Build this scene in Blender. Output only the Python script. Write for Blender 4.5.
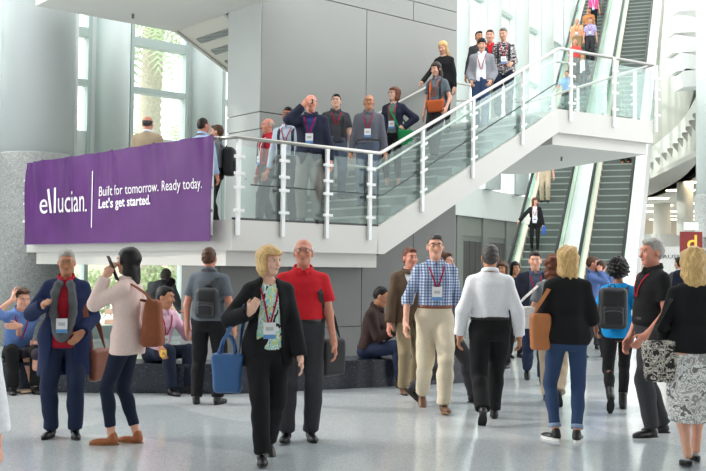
import bpy, bmesh, math, random
import numpy as np
from mathutils import Vector, Matrix
random.seed(7)
for _o in list(bpy.data.objects):
    bpy.data.objects.remove(_o)
COL = bpy.context.scene.collection
SC = bpy.context.scene

# ---------------------------------------------------------------- camera (photo frame 706 x 471)
F = 980.0; HC = 1.48
_P = math.atan(32.5 / F); _R = math.atan(0.011)
_fw = np.array([0, math.cos(_P), math.sin(_P)])
_r0 = np.array([1.0, 0, 0]); _u0 = np.array([0, -math.sin(_P), math.cos(_P)])
_rt = _r0 * math.cos(_R) + _u0 * math.sin(_R); _up = _u0 * math.cos(_R) - _r0 * math.sin(_R)
cam_d = bpy.data.cameras.new('camera'); cam = bpy.data.objects.new('camera', cam_d); COL.objects.link(cam)
cam_d.sensor_width = 36; cam_d.sensor_fit = 'HORIZONTAL'; cam_d.lens = F * 36 / 706
cam_d.clip_start = 0.1; cam_d.clip_end = 500
M = Matrix.Identity(4)
for i in range(3):
    M[i][0] = _rt[i]; M[i][1] = _up[i]; M[i][2] = -_fw[i]
M[2][3] = HC
cam.matrix_world = M
SC.camera = cam

# ---------------------------------------------------------------- sky, sun, exposure
w = bpy.data.worlds.new('sky'); SC.world = w; w.use_nodes = True
bgn = w.node_tree.nodes['Background']; bgn.inputs[0].default_value = (0.965, 0.985, 1.0, 1); bgn.inputs[1].default_value = 1.5
sun_d = bpy.data.lights.new('sun', 'SUN'); sun = bpy.data.objects.new('sun', sun_d); COL.objects.link(sun)
sun_d.energy = 1.0; sun_d.angle = math.radians(2.5); sun_d.color = (1.0, 0.95, 0.87)
sun.rotation_euler = Vector((0.86, -0.10, -0.50)).to_track_quat('-Z', 'Y').to_euler()
sun.location = (-10, 5, 12)
vs = SC.view_settings
vs.view_transform = 'Standard'; vs.look = 'None'; vs.gamma = 1.0; vs.use_curve_mapping = False; vs.exposure = 0.85

# ---------------------------------------------------------------- pixel helpers
def ray(x, y):
    return _fw + _rt * (x - 353) / F - _up * (y - 235.5) / F
def atz(x, y, z):
    d = ray(x, y); t = (z - HC) / d[2]; return np.array([d[0]*t, d[1]*t, z])
def atY(x, y, Y):
    d = ray(x, y); t = Y / d[1]; return np.array([d[0]*t, Y, HC + d[2]*t])

# ---------------------------------------------------------------- materials
def lin(c):
    return tuple((v/12.92 if v <= 0.04045 else ((v+0.055)/1.055)**2.4) for v in c)
def rgb(r, g, b):
    return lin((r/255, g/255, b/255))
MATS = {}
class NT:
    def __init__(s, name):
        s.m = bpy.data.materials.new(name); s.m.use_nodes = True; s.t = s.m.node_tree
        s.b = s.t.nodes['Principled BSDF']; s.out = s.t.nodes['Material Output']
    def n(s, typ, **kw):
        nd = s.t.nodes.new(typ)
        for k, v in kw.items():
            if k.startswith('i_'):
                key = k[2:]; key = int(key) if key.isdigit() else key
                nd.inputs[key].default_value = v
            else: setattr(nd, k, v)
        return nd
    def l(s, a, b): s.t.links.new(a, b)
    def obj(s): return s.n('ShaderNodeTexCoord').outputs['Object']
    def ramp(s, fac, stops, interp='LINEAR'):
        r = s.n('ShaderNodeValToRGB'); cr = r.color_ramp; cr.interpolation = interp
        while len(cr.elements) > 1: cr.elements.remove(cr.elements[-1])
        cr.elements[0].position = stops[0][0]; cr.elements[0].color = (*stops[0][1], 1)
        for p, c in stops[1:]:
            e = cr.elements.new(p); e.color = (*c, 1)
        s.l(fac, r.inputs[0]); return r.outputs[0]
    def noise(s, scale, detail=2, vec=None, rough=0.5):
        nd = s.n('ShaderNodeTexNoise'); nd.inputs['Scale'].default_value = scale; nd.inputs['Detail'].default_value = detail
        nd.inputs['Roughness'].default_value = rough
        s.l(vec if vec is not None else s.obj(), nd.inputs['Vector']); return nd.outputs['Fac']
    def bump(s, h, strength=0.3, dist=0.01):
        b = s.n('ShaderNodeBump'); b.inputs['Strength'].default_value = strength; b.inputs['Distance'].default_value = dist
        s.l(h, b.inputs['Height']); s.l(b.outputs[0], s.b.inputs['Normal'])
def tone(c, f): return tuple(min(1, v*f) for v in c)
def mat(name, col, rough=0.6, metal=0.0, var=0.08, scale=20, bump=0.0, bdist=0.004, spec=None, bscale=None, sheen=0.0):
    if name in MATS: return MATS[name]
    k = NT(name); k.b.inputs['Roughness'].default_value = rough; k.b.inputs['Metallic'].default_value = metal
    if spec is not None: k.b.inputs['Specular IOR Level'].default_value = spec
    if sheen: k.b.inputs['Sheen Weight'].default_value = sheen
    f = k.noise(scale, 3)
    k.l(k.ramp(f, [(0.25, tone(col, 1-var)), (0.75, tone(col, 1+var))]), k.b.inputs['Base Color'])
    if bump: k.bump(k.noise(bscale or scale*2, 3), bump, bdist)
    MATS[name] = k.m; return k.m
def cloth(name, col, rough=0.85, fold=0.5, var=0.05):
    """woven cloth: soft folds as relief, fine mottling as colour"""
    if name in MATS: return MATS[name]
    k = NT(name); k.b.inputs['Roughness'].default_value = rough; k.b.inputs['Specular IOR Level'].default_value = 0.25
    co = k.obj(); mp = k.n('ShaderNodeMapping'); mp.inputs['Scale'].default_value = (1, 1, 0.6); k.l(co, mp.inputs[0])
    f = k.noise(60, 2, co)
    k.l(k.ramp(f, [(0.3, tone(col, 1-var)), (0.7, tone(col, 1+var))]), k.b.inputs['Base Color'])
    k.bump(k.noise(7, 1, mp.outputs[0]), fold*0.7, 0.03)
    MATS[name] = k.m; return k.m
def emit(name, col, strength):
    if name in MATS: return MATS[name]
    k = NT(name); k.b.inputs['Base Color'].default_value = (*col, 1)
    k.b.inputs['Emission Color'].default_value = (*col, 1); k.b.inputs['Emission Strength'].default_value = strength
    MATS[name] = k.m; return k.m
def glass(name, tint=(0.86, 0.94, 0.91), gloss=0.06, rough=0.02):
    if name in MATS: return MATS[name]
    k = NT(name); k.t.nodes.remove(k.b)
    tr = k.n('ShaderNodeBsdfTransparent'); tr.inputs[0].default_value = (*tint, 1)
    gl = k.n('ShaderNodeBsdfGlossy'); gl.inputs['Roughness'].default_value = rough; gl.inputs[0].default_value = (0.9, 1, 0.97, 1)
    lw = k.n('ShaderNodeLayerWeight'); lw.inputs[0].default_value = 0.25
    mul = k.n('ShaderNodeMath', operation='MULTIPLY_ADD'); mul.inputs[1].default_value = 0.22; mul.inputs[2].default_value = gloss
    k.l(lw.outputs['Fresnel'], mul.inputs[0])
    mx = k.n('ShaderNodeMixShader'); k.l(mul.outputs[0], mx.inputs[0]); k.l(tr.outputs[0], mx.inputs[1]); k.l(gl.outputs[0], mx.inputs[2])
    k.l(mx.outputs[0], k.out.inputs[0]); MATS[name] = k.m; return k.m

# ---------------------------------------------------------------- object helpers
def tag(o, label=None, cat=None, group=None, kind=None):
    if label: o['label'] = label
    if cat: o['category'] = cat
    if group: o['group'] = group
    if kind: o['kind'] = kind
    return o
def link(o, parent=None):
    COL.objects.link(o)
    if parent is not None: o.parent = parent
    return o
def empty(name, loc=(0, 0, 0), rz=0.0, parent=None):
    o = bpy.data.objects.new(name, None); o.location = loc; o.rotation_euler = (0, 0, rz); o.empty_display_size = 0.1
    return link(o, parent)
def mobj(name, verts, faces, m, parent=None, smooth=False, loc=None):
    me = bpy.data.meshes.new(name); me.from_pydata([tuple(map(float, v)) for v in verts], [], faces); me.update()
    if m is not None:
        for q in (m if isinstance(m, (list, tuple)) else [m]): me.materials.append(q)
    if smooth: me.polygons.foreach_set('use_smooth', [True]*len(me.polygons))
    o = bpy.data.objects.new(name, me)
    if loc is not None: o.location = loc
    return link(o, parent)
def bm_obj(name, bm, m, parent=None, smooth=False, loc=None, rot=None):
    bmesh.ops.recalc_face_normals(bm, faces=bm.faces[:])
    me = bpy.data.meshes.new(name); bm.to_mesh(me); bm.free()
    for q in (m if isinstance(m, (list, tuple)) else [m]): me.materials.append(q)
    if smooth: me.polygons.foreach_set('use_smooth', [True]*len(me.polygons))
    o = bpy.data.objects.new(name, me)
    if loc is not None: o.location = loc
    if rot is not None: o.rotation_euler = rot
    return link(o, parent)
def dup(o, parent=None, loc=None, rot=None):
    c = o.copy(); COL.objects.link(c)
    if parent is not None: c.parent = parent
    if loc is not None: c.location = loc
    if rot is not None: c.rotation_euler = rot
    return c
def bm_box(bm, x0, x1, y0, y1, z0, z1, mx=None, bev=0.0):
    vs_ = [bm.verts.new(v) for v in ((x0,y0,z0),(x1,y0,z0),(x1,y1,z0),(x0,y1,z0),(x0,y0,z1),(x1,y0,z1),(x1,y1,z1),(x0,y1,z1))]
    fs = [bm.faces.new([vs_[i] for i in q]) for q in ((0,3,2,1),(4,5,6,7),(0,1,5,4),(1,2,6,5),(2,3,7,6),(3,0,4,7))]
    if bev:
        es = list({e for f in fs for e in f.edges})
        r = bmesh.ops.bevel(bm, geom=es, offset=bev, segments=2, affect='EDGES', profile=0.6)
        vs_ = list({v for f in r['faces'] for v in f.verts} | set(v for v in vs_ if v.is_valid))
    if mx is not None: bmesh.ops.transform(bm, matrix=mx, verts=[v for v in vs_ if v.is_valid])
    return vs_
def box(name, x0, x1, y0, y1, z0, z1, m, parent=None, bev=0.0, smooth=False):
    bm = bmesh.new(); bm_box(bm, x0, x1, y0, y1, z0, z1, None, bev); return bm_obj(name, bm, m, parent, smooth)
def prism(name, pts, z0, z1, m, parent=None):
    """plan polygon extruded upwards"""
    n = len(pts); v = [(p[0], p[1], z0) for p in pts] + [(p[0], p[1], z1) for p in pts]
    f = [tuple(range(n))[::-1], tuple(range(n, 2*n))] + [(i, (i+1) % n, n+(i+1) % n, n+i) for i in range(n)]
    bm = bmesh.new(); vv = [bm.verts.new(q) for q in v]
    for q in f: bm.faces.new([vv[i] for i in q])
    return bm_obj(name, bm, m, parent)
def hexa(name, a, b, m, parent=None):
    """solid between two polygons of equal length (lists of 3-D points)"""
    n = len(a); bm = bmesh.new(); vv = [bm.verts.new(tuple(map(float, q))) for q in list(a)+list(b)]
    bm.faces.new(vv[:n][::-1]); bm.faces.new(vv[n:])
    for i in range(n): bm.faces.new([vv[i], vv[(i+1) % n], vv[n+(i+1) % n], vv[n+i]])
    return bm_obj(name, bm, m, parent)
def tube_data(path, r, seg=8, closed=False):
    """path: list of 3-D points, r: radius or list"""
    P = [Vector(p) for p in path]; n = len(P); V = []; Fc = []
    rs = r if isinstance(r, (list, tuple)) else [r]*n
    prev = None
    for i in range(n):
        if closed: t = P[(i+1) % n] - P[i-1]
        else: t = P[min(i+1, n-1)] - P[max(i-1, 0)]
        t.normalize()
        if prev is None:
            a = Vector((0, 0, 1)) if abs(t.z) < 0.9 else Vector((1, 0, 0))
            prev = t.cross(a).normalized()
        u = (prev - t*prev.dot(t)); u = u.normalized() if u.length > 1e-6 else t.orthogonal().normalized()
        prev = u; v = t.cross(u)
        for k in range(seg):
            a = 2*math.pi*k/seg; V.append(P[i] + (u*math.cos(a) + v*math.sin(a))*rs[i])
    m = n if closed else n-1
    for i in range(m):
        j = (i+1) % n
        for k in range(seg):
            Fc.append((i*seg+k, i*seg+(k+1) % seg, j*seg+(k+1) % seg, j*seg+k))
    if not closed:
        Fc.append(tuple(range(seg))[::-1]); Fc.append(tuple((n-1)*seg+k for k in range(seg)))
    return V, Fc
def tube(name, path, r, m, parent=None, seg=8, closed=False):
    V, Fc = tube_data(path, r, seg, closed); return mobj(name, V, Fc, m, parent, True)
def cyl(name, x, y, r, z0, z1, m, parent=None, seg=48, r2=None):
    V, Fc = tube_data([(x, y, z0), (x, y, z1)], [r, r if r2 is None else r2], seg); return mobj(name, V, Fc, m, parent, True)
def strip(name, path, normals, width, thick, m, parent=None):
    """flat ribbon along path; normals point away from the surface it lies on"""
    P = [np.array(p, float) for p in path]; n = len(P); V = []; Fc = []
    for i in range(n):
        t = P[min(i+1, n-1)] - P[max(i-1, 0)]; t = t/(np.linalg.norm(t)+1e-9)
        nn = np.array(normals[i], float); nn = nn - t*(nn@t); nn = nn/(np.linalg.norm(nn)+1e-9)
        s = np.cross(t, nn)
        for a, b in ((-1, 0), (1, 0), (1, 1), (-1, 1)): V.append(P[i] + s*a*width/2 + nn*b*thick)
    for i in range(n-1):
        for k in range(4): Fc.append((i*4+k, i*4+(k+1) % 4, (i+1)*4+(k+1) % 4, (i+1)*4+k))
    Fc.append((0, 3, 2, 1)); e = (n-1)*4; Fc.append((e, e+1, e+2, e+3))
    return mobj(name, V, Fc, m, parent)
# ---------------------------------------------------------------- signed distance bodies
def surf(fun, lo, hi, h):
    """surface-net mesh of fun(X,Y,Z) < 0 in a box; returns verts (N,3), quads (M,4)"""
    lo = np.array(lo, float); n = np.maximum(np.ceil((np.array(hi)-lo)/h).astype(int)+1, 3)
    ax = [lo[i]+h*np.arange(n[i]) for i in range(3)]
    v = fun(ax[0][:, None, None], ax[1][None, :, None], ax[2][None, None, :])
    v = np.broadcast_to(v, tuple(n))
    s = v < 0
    c = np.zeros(tuple(n-1), np.int8)
    for i in (0, 1):
        for j in (0, 1):
            for k in (0, 1):
                c += s[i:n[0]-1+i, j:n[1]-1+j, k:n[2]-1+k]
    I, J, K = np.nonzero((c > 0) & (c < 8))
    if len(I) == 0: return np.zeros((0, 3)), np.zeros((0, 4), int)
    idx = -np.ones(tuple(n-1), np.int64); idx[I, J, K] = np.arange(len(I))
    acc = np.zeros((len(I), 3)); cnt = np.zeros(len(I))
    cor = [(i, j, k) for i in (0, 1) for j in (0, 1) for k in (0, 1)]
    cv = {q: v[I+q[0], J+q[1], K+q[2]] for q in cor}
    for a in cor:
        for d in range(3):
            if a[d]: continue
            b = list(a); b[d] = 1; b = tuple(b)
            va, vb = cv[a], cv[b]; m = (va < 0) != (vb < 0)
            t = np.where(m, va/np.where(m, va-vb, 1), 0)
            for e in range(3):
                acc[:, e] += np.where(m, a[e] + (t if e == d else 0), 0)
            cnt += m
    V = acc/cnt[:, None] + np.stack([I, J, K], 1)
    V = lo + V*h
    Q = []
    for d in range(3):
        e, f = (d+1) % 3, (d+2) % 3
        A = [slice(None)]*3; Bs = [slice(None)]*3
        A[d] = slice(0, n[d]-1); Bs[d] = slice(1, n[d])
        sa, sb = s[tuple(A)], s[tuple(Bs)]
        g = np.nonzero(sa != sb); g = np.stack(g, 1)
        ok = (g[:, e] > 0) & (g[:, e] < n[e]-1) & (g[:, f] > 0) & (g[:, f] < n[f]-1); g = g[ok]
        def at(de, df):
            q = g.copy(); q[:, e] += de; q[:, f] += df
            return idx[q[:, 0], q[:, 1], q[:, 2]]
        q = np.stack([at(-1, -1), at(0, -1), at(0, 0), at(-1, 0)], 1)
        fl = ~sa[g[:, 0], g[:, 1], g[:, 2]]
        q[fl] = q[fl][:, ::-1]
        Q.append(q)
    return V, np.concatenate(Q)
def nmesh(name, V, Q, m, parent=None):
    me = bpy.data.meshes.new(name); nv, nq = len(V), len(Q)
    me.vertices.add(nv); me.vertices.foreach_set('co', np.asarray(V, np.float32).ravel())
    me.loops.add(nq*4); me.loops.foreach_set('vertex_index', np.asarray(Q, np.int32).ravel())
    me.polygons.add(nq); me.polygons.foreach_set('loop_start', np.arange(0, nq*4, 4, dtype=np.int32))
    me.polygons.foreach_set('use_smooth', np.ones(nq, bool))
    me.update(calc_edges=True)
    me.materials.append(m)
    return link(bpy.data.objects.new(name, me), parent)
def smin(a, b, k):
    h = np.clip(0.5+0.5*(b-a)/k, 0, 1); return b*(1-h)+a*h-k*h*(1-h)
class Prim:
    """anything with .f(X,Y,Z) and a bounding box"""
    def __init__(s, f, lo, hi): s.f, s.lo, s.hi = f, np.array(lo, float), np.array(hi, float)
def cone(a, b, ra, rb):
    a, b = np.array(a, float), np.array(b, float); d = b-a; L = d@d+1e-12
    def f(X, Y, Z):
        px, py, pz = X-a[0], Y-a[1], Z-a[2]
        t = np.clip((px*d[0]+py*d[1]+pz*d[2])/L, 0, 1)
        return np.sqrt((px-t*d[0])**2+(py-t*d[1])**2+(pz-t*d[2])**2)-(ra+(rb-ra)*t)
    m = max(ra, rb); return Prim(f, np.minimum(a, b)-m, np.maximum(a, b)+m)
def ell(c, r, R=None):
    c, r = np.array(c, float), np.array(r, float); R_ = np.eye(3) if R is None else np.array(R)
    def f(X, Y, Z):
        p = [X-c[0], Y-c[1], Z-c[2]]
        q = [(R_[0, i]*p[0]+R_[1, i]*p[1]+R_[2, i]*p[2]) for i in range(3)]
        k0 = np.sqrt((q[0]/r[0])**2+(q[1]/r[1])**2+(q[2]/r[2])**2)
        k1 = np.sqrt((q[0]/r[0]**2)**2+(q[1]/r[1]**2)**2+(q[2]/r[2]**2)**2)+1e-9
        return k0*(k0-1)/k1
    m = r.max(); return Prim(f, c-m, c+m)
def rbox(c, half, rad, R=None):
    c, half = np.array(c, float), np.array(half, float); R_ = np.eye(3) if R is None else np.array(R)
    def f(X, Y, Z):
        p = [X-c[0], Y-c[1], Z-c[2]]
        q = [np.abs(R_[0, i]*p[0]+R_[1, i]*p[1]+R_[2, i]*p[2])-(half[i]-rad) for i in range(3)]
        o = np.sqrt(sum(np.maximum(k, 0)**2 for k in q))
        return o+np.minimum(np.maximum(q[0], np.maximum(q[1], q[2])), 0)-rad
    m = np.linalg.norm(half); return Prim(f, c-m, c+m)
def loft(o, R, zs, ws, ds, cy):
    """elliptical-section trunk in frame (o, R)"""
    o, R = np.array(o, float), np.array(R)
    def f(X, Y, Z):
        p = [X-o[0], Y-o[1], Z-o[2]]
        q = [(R[0, i]*p[0]+R[1, i]*p[1]+R[2, i]*p[2]) for i in range(3)]
        z = np.clip(q[2], zs[0], zs[-1])
        w_, d_, c_ = np.interp(z, zs, ws), np.interp(z, zs, ds), np.interp(z, zs, cy)
        ey = (q[1]-c_)
        k0 = np.sqrt((q[0]/w_)**2+(ey/d_)**2); k1 = np.sqrt((q[0]/w_**2)**2+(ey/d_**2)**2)+1e-6
        r = k0*(k0-1)/k1
        e = np.abs(q[2]-z)
        return np.where(e > 0, np.sqrt(np.maximum(r, 0)**2+e**2)+np.minimum(r, 0)*0, r)
    m = max(max(ws), max(ds))+0.05
    pts = [o+R@np.array([0, 0, z]) for z in (zs[0], zs[-1])]
    return Prim(f, np.minimum(*pts)-m, np.maximum(*pts)+m)
def union(prims, k=0.03, pad=0.06):
    def fun(X, Y, Z):
        nx, ny, nz = X.shape[0], Y.shape[1], Z.shape[2]
        out = np.full((nx, ny, nz), 1.0)
        xs, ys, zs = X[:, 0, 0], Y[0, :, 0], Z[0, 0, :]
        for p in prims:
            kk = getattr(p, 'k', k)
            i0, i1 = np.searchsorted(xs, p.lo[0]-pad), np.searchsorted(xs, p.hi[0]+pad)
            j0, j1 = np.searchsorted(ys, p.lo[1]-pad), np.searchsorted(ys, p.hi[1]+pad)
            k0, k1 = np.searchsorted(zs, p.lo[2]-pad), np.searchsorted(zs, p.hi[2]+pad)
            if i1 <= i0 or j1 <= j0 or k1 <= k0: continue
            sl = (slice(i0, i1), slice(j0, j1), slice(k0, k1))
            d = p.f(X[i0:i1], Y[:, j0:j1], Z[:, :, k0:k1])
            if getattr(p, 'cut', False): out[sl] = np.maximum(out[sl], -d)
            else: out[sl] = smin(out[sl], d, kk)
        return out
    return fun
def bounds(prims, pad=0.03):
    pr = [p for p in prims if not getattr(p, 'cut', False)]
    return np.min([p.lo for p in pr], 0)-pad, np.max([p.hi for p in pr], 0)+pad
def capped(p, e, u):
    f0 = p.f; e = np.array(e); p.f = lambda X, Y, Z: np.maximum(f0(X, Y, Z), (X-e[0])*u[0]+(Y-e[1])*u[1]+(Z-e[2])*u[2]); return p
def cutp(p): p.cut = True; return p
def kk(p, k): p.k = k; return p

def rx(a): c, s = math.cos(a), math.sin(a); return np.array([[1, 0, 0], [0, c, -s], [0, s, c]])
def ry(a): c, s = math.cos(a), math.sin(a); return np.array([[c, 0, s], [0, 1, 0], [-s, 0, c]])
def rzm(a): c, s = math.cos(a), math.sin(a); return np.array([[c, -s, 0], [s, c, 0], [0, 0, 1]])
def unit(v): v = np.array(v, float); return v/(np.linalg.norm(v)+1e-9)
def ik(a, target, l1, l2, hint):
    a, target = np.array(a, float), np.array(target, float); d = target-a; L = np.linalg.norm(d)
    mx = (l1+l2)*0.998
    if L > mx: target = a+d/L*mx; d = target-a; L = mx
    u = d/L; x = (l1*l1-l2*l2+L*L)/(2*L); hgt = math.sqrt(max(l1*l1-x*x, 0))
    hn = np.array(hint, float); hn = hn-u*(hn@u); hn = unit(hn)
    return a+u*x+hn*hgt, target

WR = np.random.RandomState(3)
def wrinkle(V, amp, freq, seed=0):
    """gentle cloth folds: offsets the surface by a sum of sines"""
    r = np.random.RandomState(seed); d = np.zeros(len(V))
    for i in range(6):
        k = r.normal(size=3)*np.array([1, 1, 1.5]); k = k/np.linalg.norm(k)*freq*(0.6+r.rand()*1.3)
        d += np.sin(V@k+r.rand()*6.28)
    return d*amp/2.4
def normals(V, Q):
    a = V[Q[:, 2]]-V[Q[:, 0]]; b = V[Q[:, 3]]-V[Q[:, 1]]; n = np.cross(a, b)
    N = np.zeros_like(V)
    for i in range(4): np.add.at(N, Q[:, i], n)
    return N/(np.linalg.norm(N, axis=1)[:, None]+1e-12)
def relax(V, Q, it=1, f=0.5):
    for _ in range(it):
        S = np.zeros_like(V); C = np.zeros(len(V))
        for i in range(4):
            a, b = Q[:, i], Q[:, (i+1) % 4]
            np.add.at(S, a, V[b]); np.add.at(C, a, 1); np.add.at(S, b, V[a]); np.add.at(C, b, 1)
        V = V*(1-f)+f*S/np.maximum(C, 1)[:, None]
    return V
def garment(name, prims, m, parent, h, k=0.03, amp=0.003, freq=22, seed=0, clip=None, it=1):
    lo, hi = bounds(prims, 0.04)
    base = union(prims, k)
    fun = base if clip is None else (lambda X, Y, Z: np.maximum(base(X, Y, Z), clip(X, Y, Z)))
    V, Q = surf(fun, lo, hi, h)
    if len(V) == 0: return None
    V = relax(V, Q, it+1, 0.5)
    if amp: V = V+normals(V, Q)*wrinkle(V, amp, freq, seed)[:, None]
    return nmesh(name, V, Q, m, parent)

UV_EYE = {}
def small_ell(name, m, parent, loc, r, R=None, seg=8, rings=6):
    key = (m.name, tuple(r))
    if key not in UV_EYE:
        bm = bmesh.new(); bmesh.ops.create_uvsphere(bm, u_segments=seg, v_segments=rings, radius=1)
        bmesh.ops.scale(bm, vec=r, verts=bm.verts[:]); me = bpy.data.meshes.new(name); bm.to_mesh(me); bm.free()
        me.polygons.foreach_set('use_smooth', [True]*len(me.polygons)); me.materials.append(m); UV_EYE[key] = me
    o = bpy.data.objects.new(name, UV_EYE[key])
    Mx = Matrix.Identity(4)
    if R is not None:
        for i in range(3):
            for j in range(3): Mx[i][j] = R[i][j]
    for i in range(3): Mx[i][3] = loc[i]
    o.matrix_basis = Mx
    return link(o, parent)

SKIN = {'fair': rgb(226, 172, 148), 'pale': rgb(232, 186, 164), 'tan': rgb(196, 140, 108), 'brown': rgb(150, 100, 76), 'dark': rgb(122, 80, 58), 'ruddy': rgb(216, 150, 128)}
def skin_mat(k):
    n = 'skin_'+k
    if n in MATS: return MATS[n]
    q = NT(n); q.b.inputs['Roughness'].default_value = 0.5; q.b.inputs['Specular IOR Level'].default_value = 0.35
    c = SKIN[k]; f = q.noise(18, 3)
    q.l(q.ramp(f, [(0.3, (c[0]*0.93, c[1]*0.88, c[2]*0.86)), (0.7, (min(1, c[0]*1.05), c[1]*1.04, c[2]*1.03))]), q.b.inputs['Base Color'])
    MATS[n] = q.m; return q.m
def hair_mat(n, col):
    n = 'hair_'+n
    if n in MATS: return MATS[n]
    q = NT(n); q.b.inputs['Roughness'].default_value = 0.45; q.b.inputs['Specular IOR Level'].default_value = 0.3
    mp = q.n('ShaderNodeMapping'); mp.inputs['Scale'].default_value = (1, 1, 0.12); q.l(q.obj(), mp.inputs[0])
    f = q.noise(140, 3, mp.outputs[0])
    q.l(q.ramp(f, [(0.3, tone(col, 0.6)), (0.7, tone(col, 1.35))]), q.b.inputs['Base Color'])
    q.bump(f, 0.5, 0.006); MATS[n] = q.m; return q.m
HAIRC = {'black': rgb(24, 20, 20), 'dark': rgb(44, 32, 26), 'brown': rgb(84, 56, 38), 'grey': rgb(120, 116, 112), 'white': rgb(206, 202, 196),
         'blonde': rgb(214, 176, 118), 'sandy': rgb(176, 134, 84), 'auburn': rgb(104, 58, 38), 'salt': rgb(78, 74, 72), 'silver': rgb(166, 160, 154)}

def make_person(loc, heading, H, label, skin='fair', hair=('short', 'dark'), sex='m', girth=1.0, belly=0.0, head=(0, 0, 0), lean=0, twist=0, side=0,
                hip=(0, 0, 0.93), feet=None, hands=None, top=None, over=None, legs=None, shoes=None, glasses=None, lanyard=None,
                belt=None, beard=None, q=1.0, group=None, name='person', skirt=None, scarf=None, face=True, palms=None, curl=(0.5, 0.5), handdir=(None, None), elbow=None):
    """one clothed figure. Local frame: faces -y, its own left is +x, metres at 1.75 m stature, scaled to H.
    head=(yaw, pitch, roll) deg; feet=[(x,y,z,pitch,yaw)]*2 left,right; hands=[(x,y,z)]*2 wrist targets left,right"""
    S = H/1.75; rad = math.radians
    root = empty(name, loc, rad(heading)); tag(root, label, 'person', group or 'people in the lobby')
    root.scale = (S, S, S)
    fem = sex == 'f'
    gx = girth
    Rp = np.eye(3)
    hipc = np.array(hip, float)
    Rt = rzm(rad(twist))@rx(rad(lean))@ry(rad(side))
    # rx positive tips +z towards -y (forwards)
    sw = (0.142 if fem else 0.163)*(0.6+0.4*gx); hw = 0.088*(0.5+0.5*gx)
    sh = [hipc+Rt@np.array([s*sw, 0.01, 0.452]) for s in (1, -1)]
    neck0 = hipc+Rt@np.array([0, 0.012, 0.53]); 
    Rh = Rt@rx(rad(-lean*0.7))@rzm(rad(head[0]))@rx(rad(head[1]))@ry(rad(head[2]))
    hc = neck0+Rt@np.array([0, -0.012, 0.058])+Rh@np.array([0, -0.004, 0.105])
    hips = [hipc+rzm(rad(twist*0.3))@np.array([s*hw, 0, -0.02]) for s in (1, -1)]
    feet = feet or [(0.10, 0, 0.085, 0, 8), (-0.10, 0, 0.085, 0, -8)]
    hands = hands or [(0.27, -0.03, 0.82), (-0.27, -0.03, 0.82)]
    kn, an = [], []
    for i in (0, 1):
        fx = feet[i]; dirn = np.array([math.sin(rad(fx[4]))*0.8, -1, 0.15])
        if len(fx) > 5: dirn = np.array(fx[5])
        k_, a_ = ik(hips[i], fx[:3], 0.435, 0.42, dirn); kn.append(k_); an.append(a_)
    el, wr = [], []
    for i in (0, 1):
        s = 1 if i == 0 else -1
        hint = np.array([s*0.5, 1.0, -0.2]) if elbow is None or elbow[i] is None else np.array(elbow[i])
        e_, w_ = ik(sh[i], hands[i], 0.295, 0.262, hint); el.append(e_); wr.append(w_)
    # trunk profile
    if fem:
        zs = [-0.11, -0.06, 0.0, 0.08, 0.19, 0.28, 0.36, 0.44, 0.50, 0.545]
        ws = [0.115, 0.160, 0.178, 0.168, 0.128, 0.135, 0.146, 0.140, 0.112, 0.052]
        ds = [0.085, 0.112, 0.118, 0.110, 0.090, 0.098, 0.106, 0.090, 0.068, 0.050]
        cy = [0.01, 0.012, 0.010, 0.004, 0.0, -0.004, -0.016, -0.002, 0.008, 0.012]
    else:
        zs = [-0.11, -0.06, 0.0, 0.08, 0.19, 0.28, 0.36, 0.44, 0.50, 0.55]
        ws = [0.110, 0.150, 0.166, 0.160, 0.148, 0.155, 0.168, 0.166, 0.135, 0.058]
        ds = [0.085, 0.108, 0.112, 0.106, 0.100, 0.108, 0.116, 0.100, 0.074, 0.056]
        cy = [0.01, 0.01, 0.006, 0.0, 0.0, 0.0, -0.004, 0.002, 0.008, 0.012]
    ws = [a*(gx if z < 0.45 else 0.5+0.5*gx) for a, z in zip(ws, zs)]; ds = [a*(gx if z < 0.45 else 0.5+0.5*gx) for a, z in zip(ds, zs)]
    bl = [belly*math.exp(-((z-0.14)/0.13)**2) for z in zs]
    ds = [a+b/2 for a, b in zip(ds, bl)]; cy = [a-b/2 for a, b in zip(cy, bl)]
    def trunk(off=0.0, z0=None, z1=None, flare=0.0):
        return loft(hipc, Rt, zs, [a+off+flare*max(0, 0.2-z) for a, z in zip(ws, zs)], [a+off+flare*max(0, 0.2-z) for a, z in zip(ds, zs)], cy)
    ag = 0.55+0.45*gx
    if fem: ag *= 0.86
    def arm(i, off, part='all', end=1.0, loose=0.0):
        L = []
        if part in ('all', 'upper'):
            L.append(kk(cone(sh[i], el[i], 0.052*ag+off, 0.041*ag+off+loose*0.6), 0.035))
        if part in ('all', 'fore'):
            L.append(kk(cone(el[i], el[i]+(wr[i]-el[i])*end, 0.041*ag+off+loose*0.6, 0.041*ag+(0.027*ag-0.041*ag)*end+off+loose), 0.02))
        return L
    lg = 0.5+0.5*gx
    def leg(i, off, o2=None):
        o2 = off if o2 is None else o2
        return [kk(cone(hips[i], kn[i], 0.086*lg+off, 0.057*lg+(off+o2)/2), 0.03), kk(cone(kn[i], an[i], 0.054*lg+(off+o2)/2, 0.037+o2), 0.02),
                kk(ell(kn[i]*0.66+an[i]*0.34+np.array([0, 0.012, 0]), (0.05*lg+o2*0.6, 0.05*lg+o2*0.6, 0.10)), 0.03)]
    # ---- body: one skin surface, finer at head and hands
    sk = skin_mat(skin)
    def trap(off): return [kk(cone(hipc+Rt@np.array([0, 0.014, 0.515]), s_+Rt@np.array([0, 0, 0.006]), 0.052*(0.85 if fem else 1)+off, 0.046*ag+off), 0.03) for s_ in sh]
    body = [trunk()]+trap(0)
    for i in (0, 1): body += leg(i, -0.002) + arm(i, -0.002)
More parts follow.
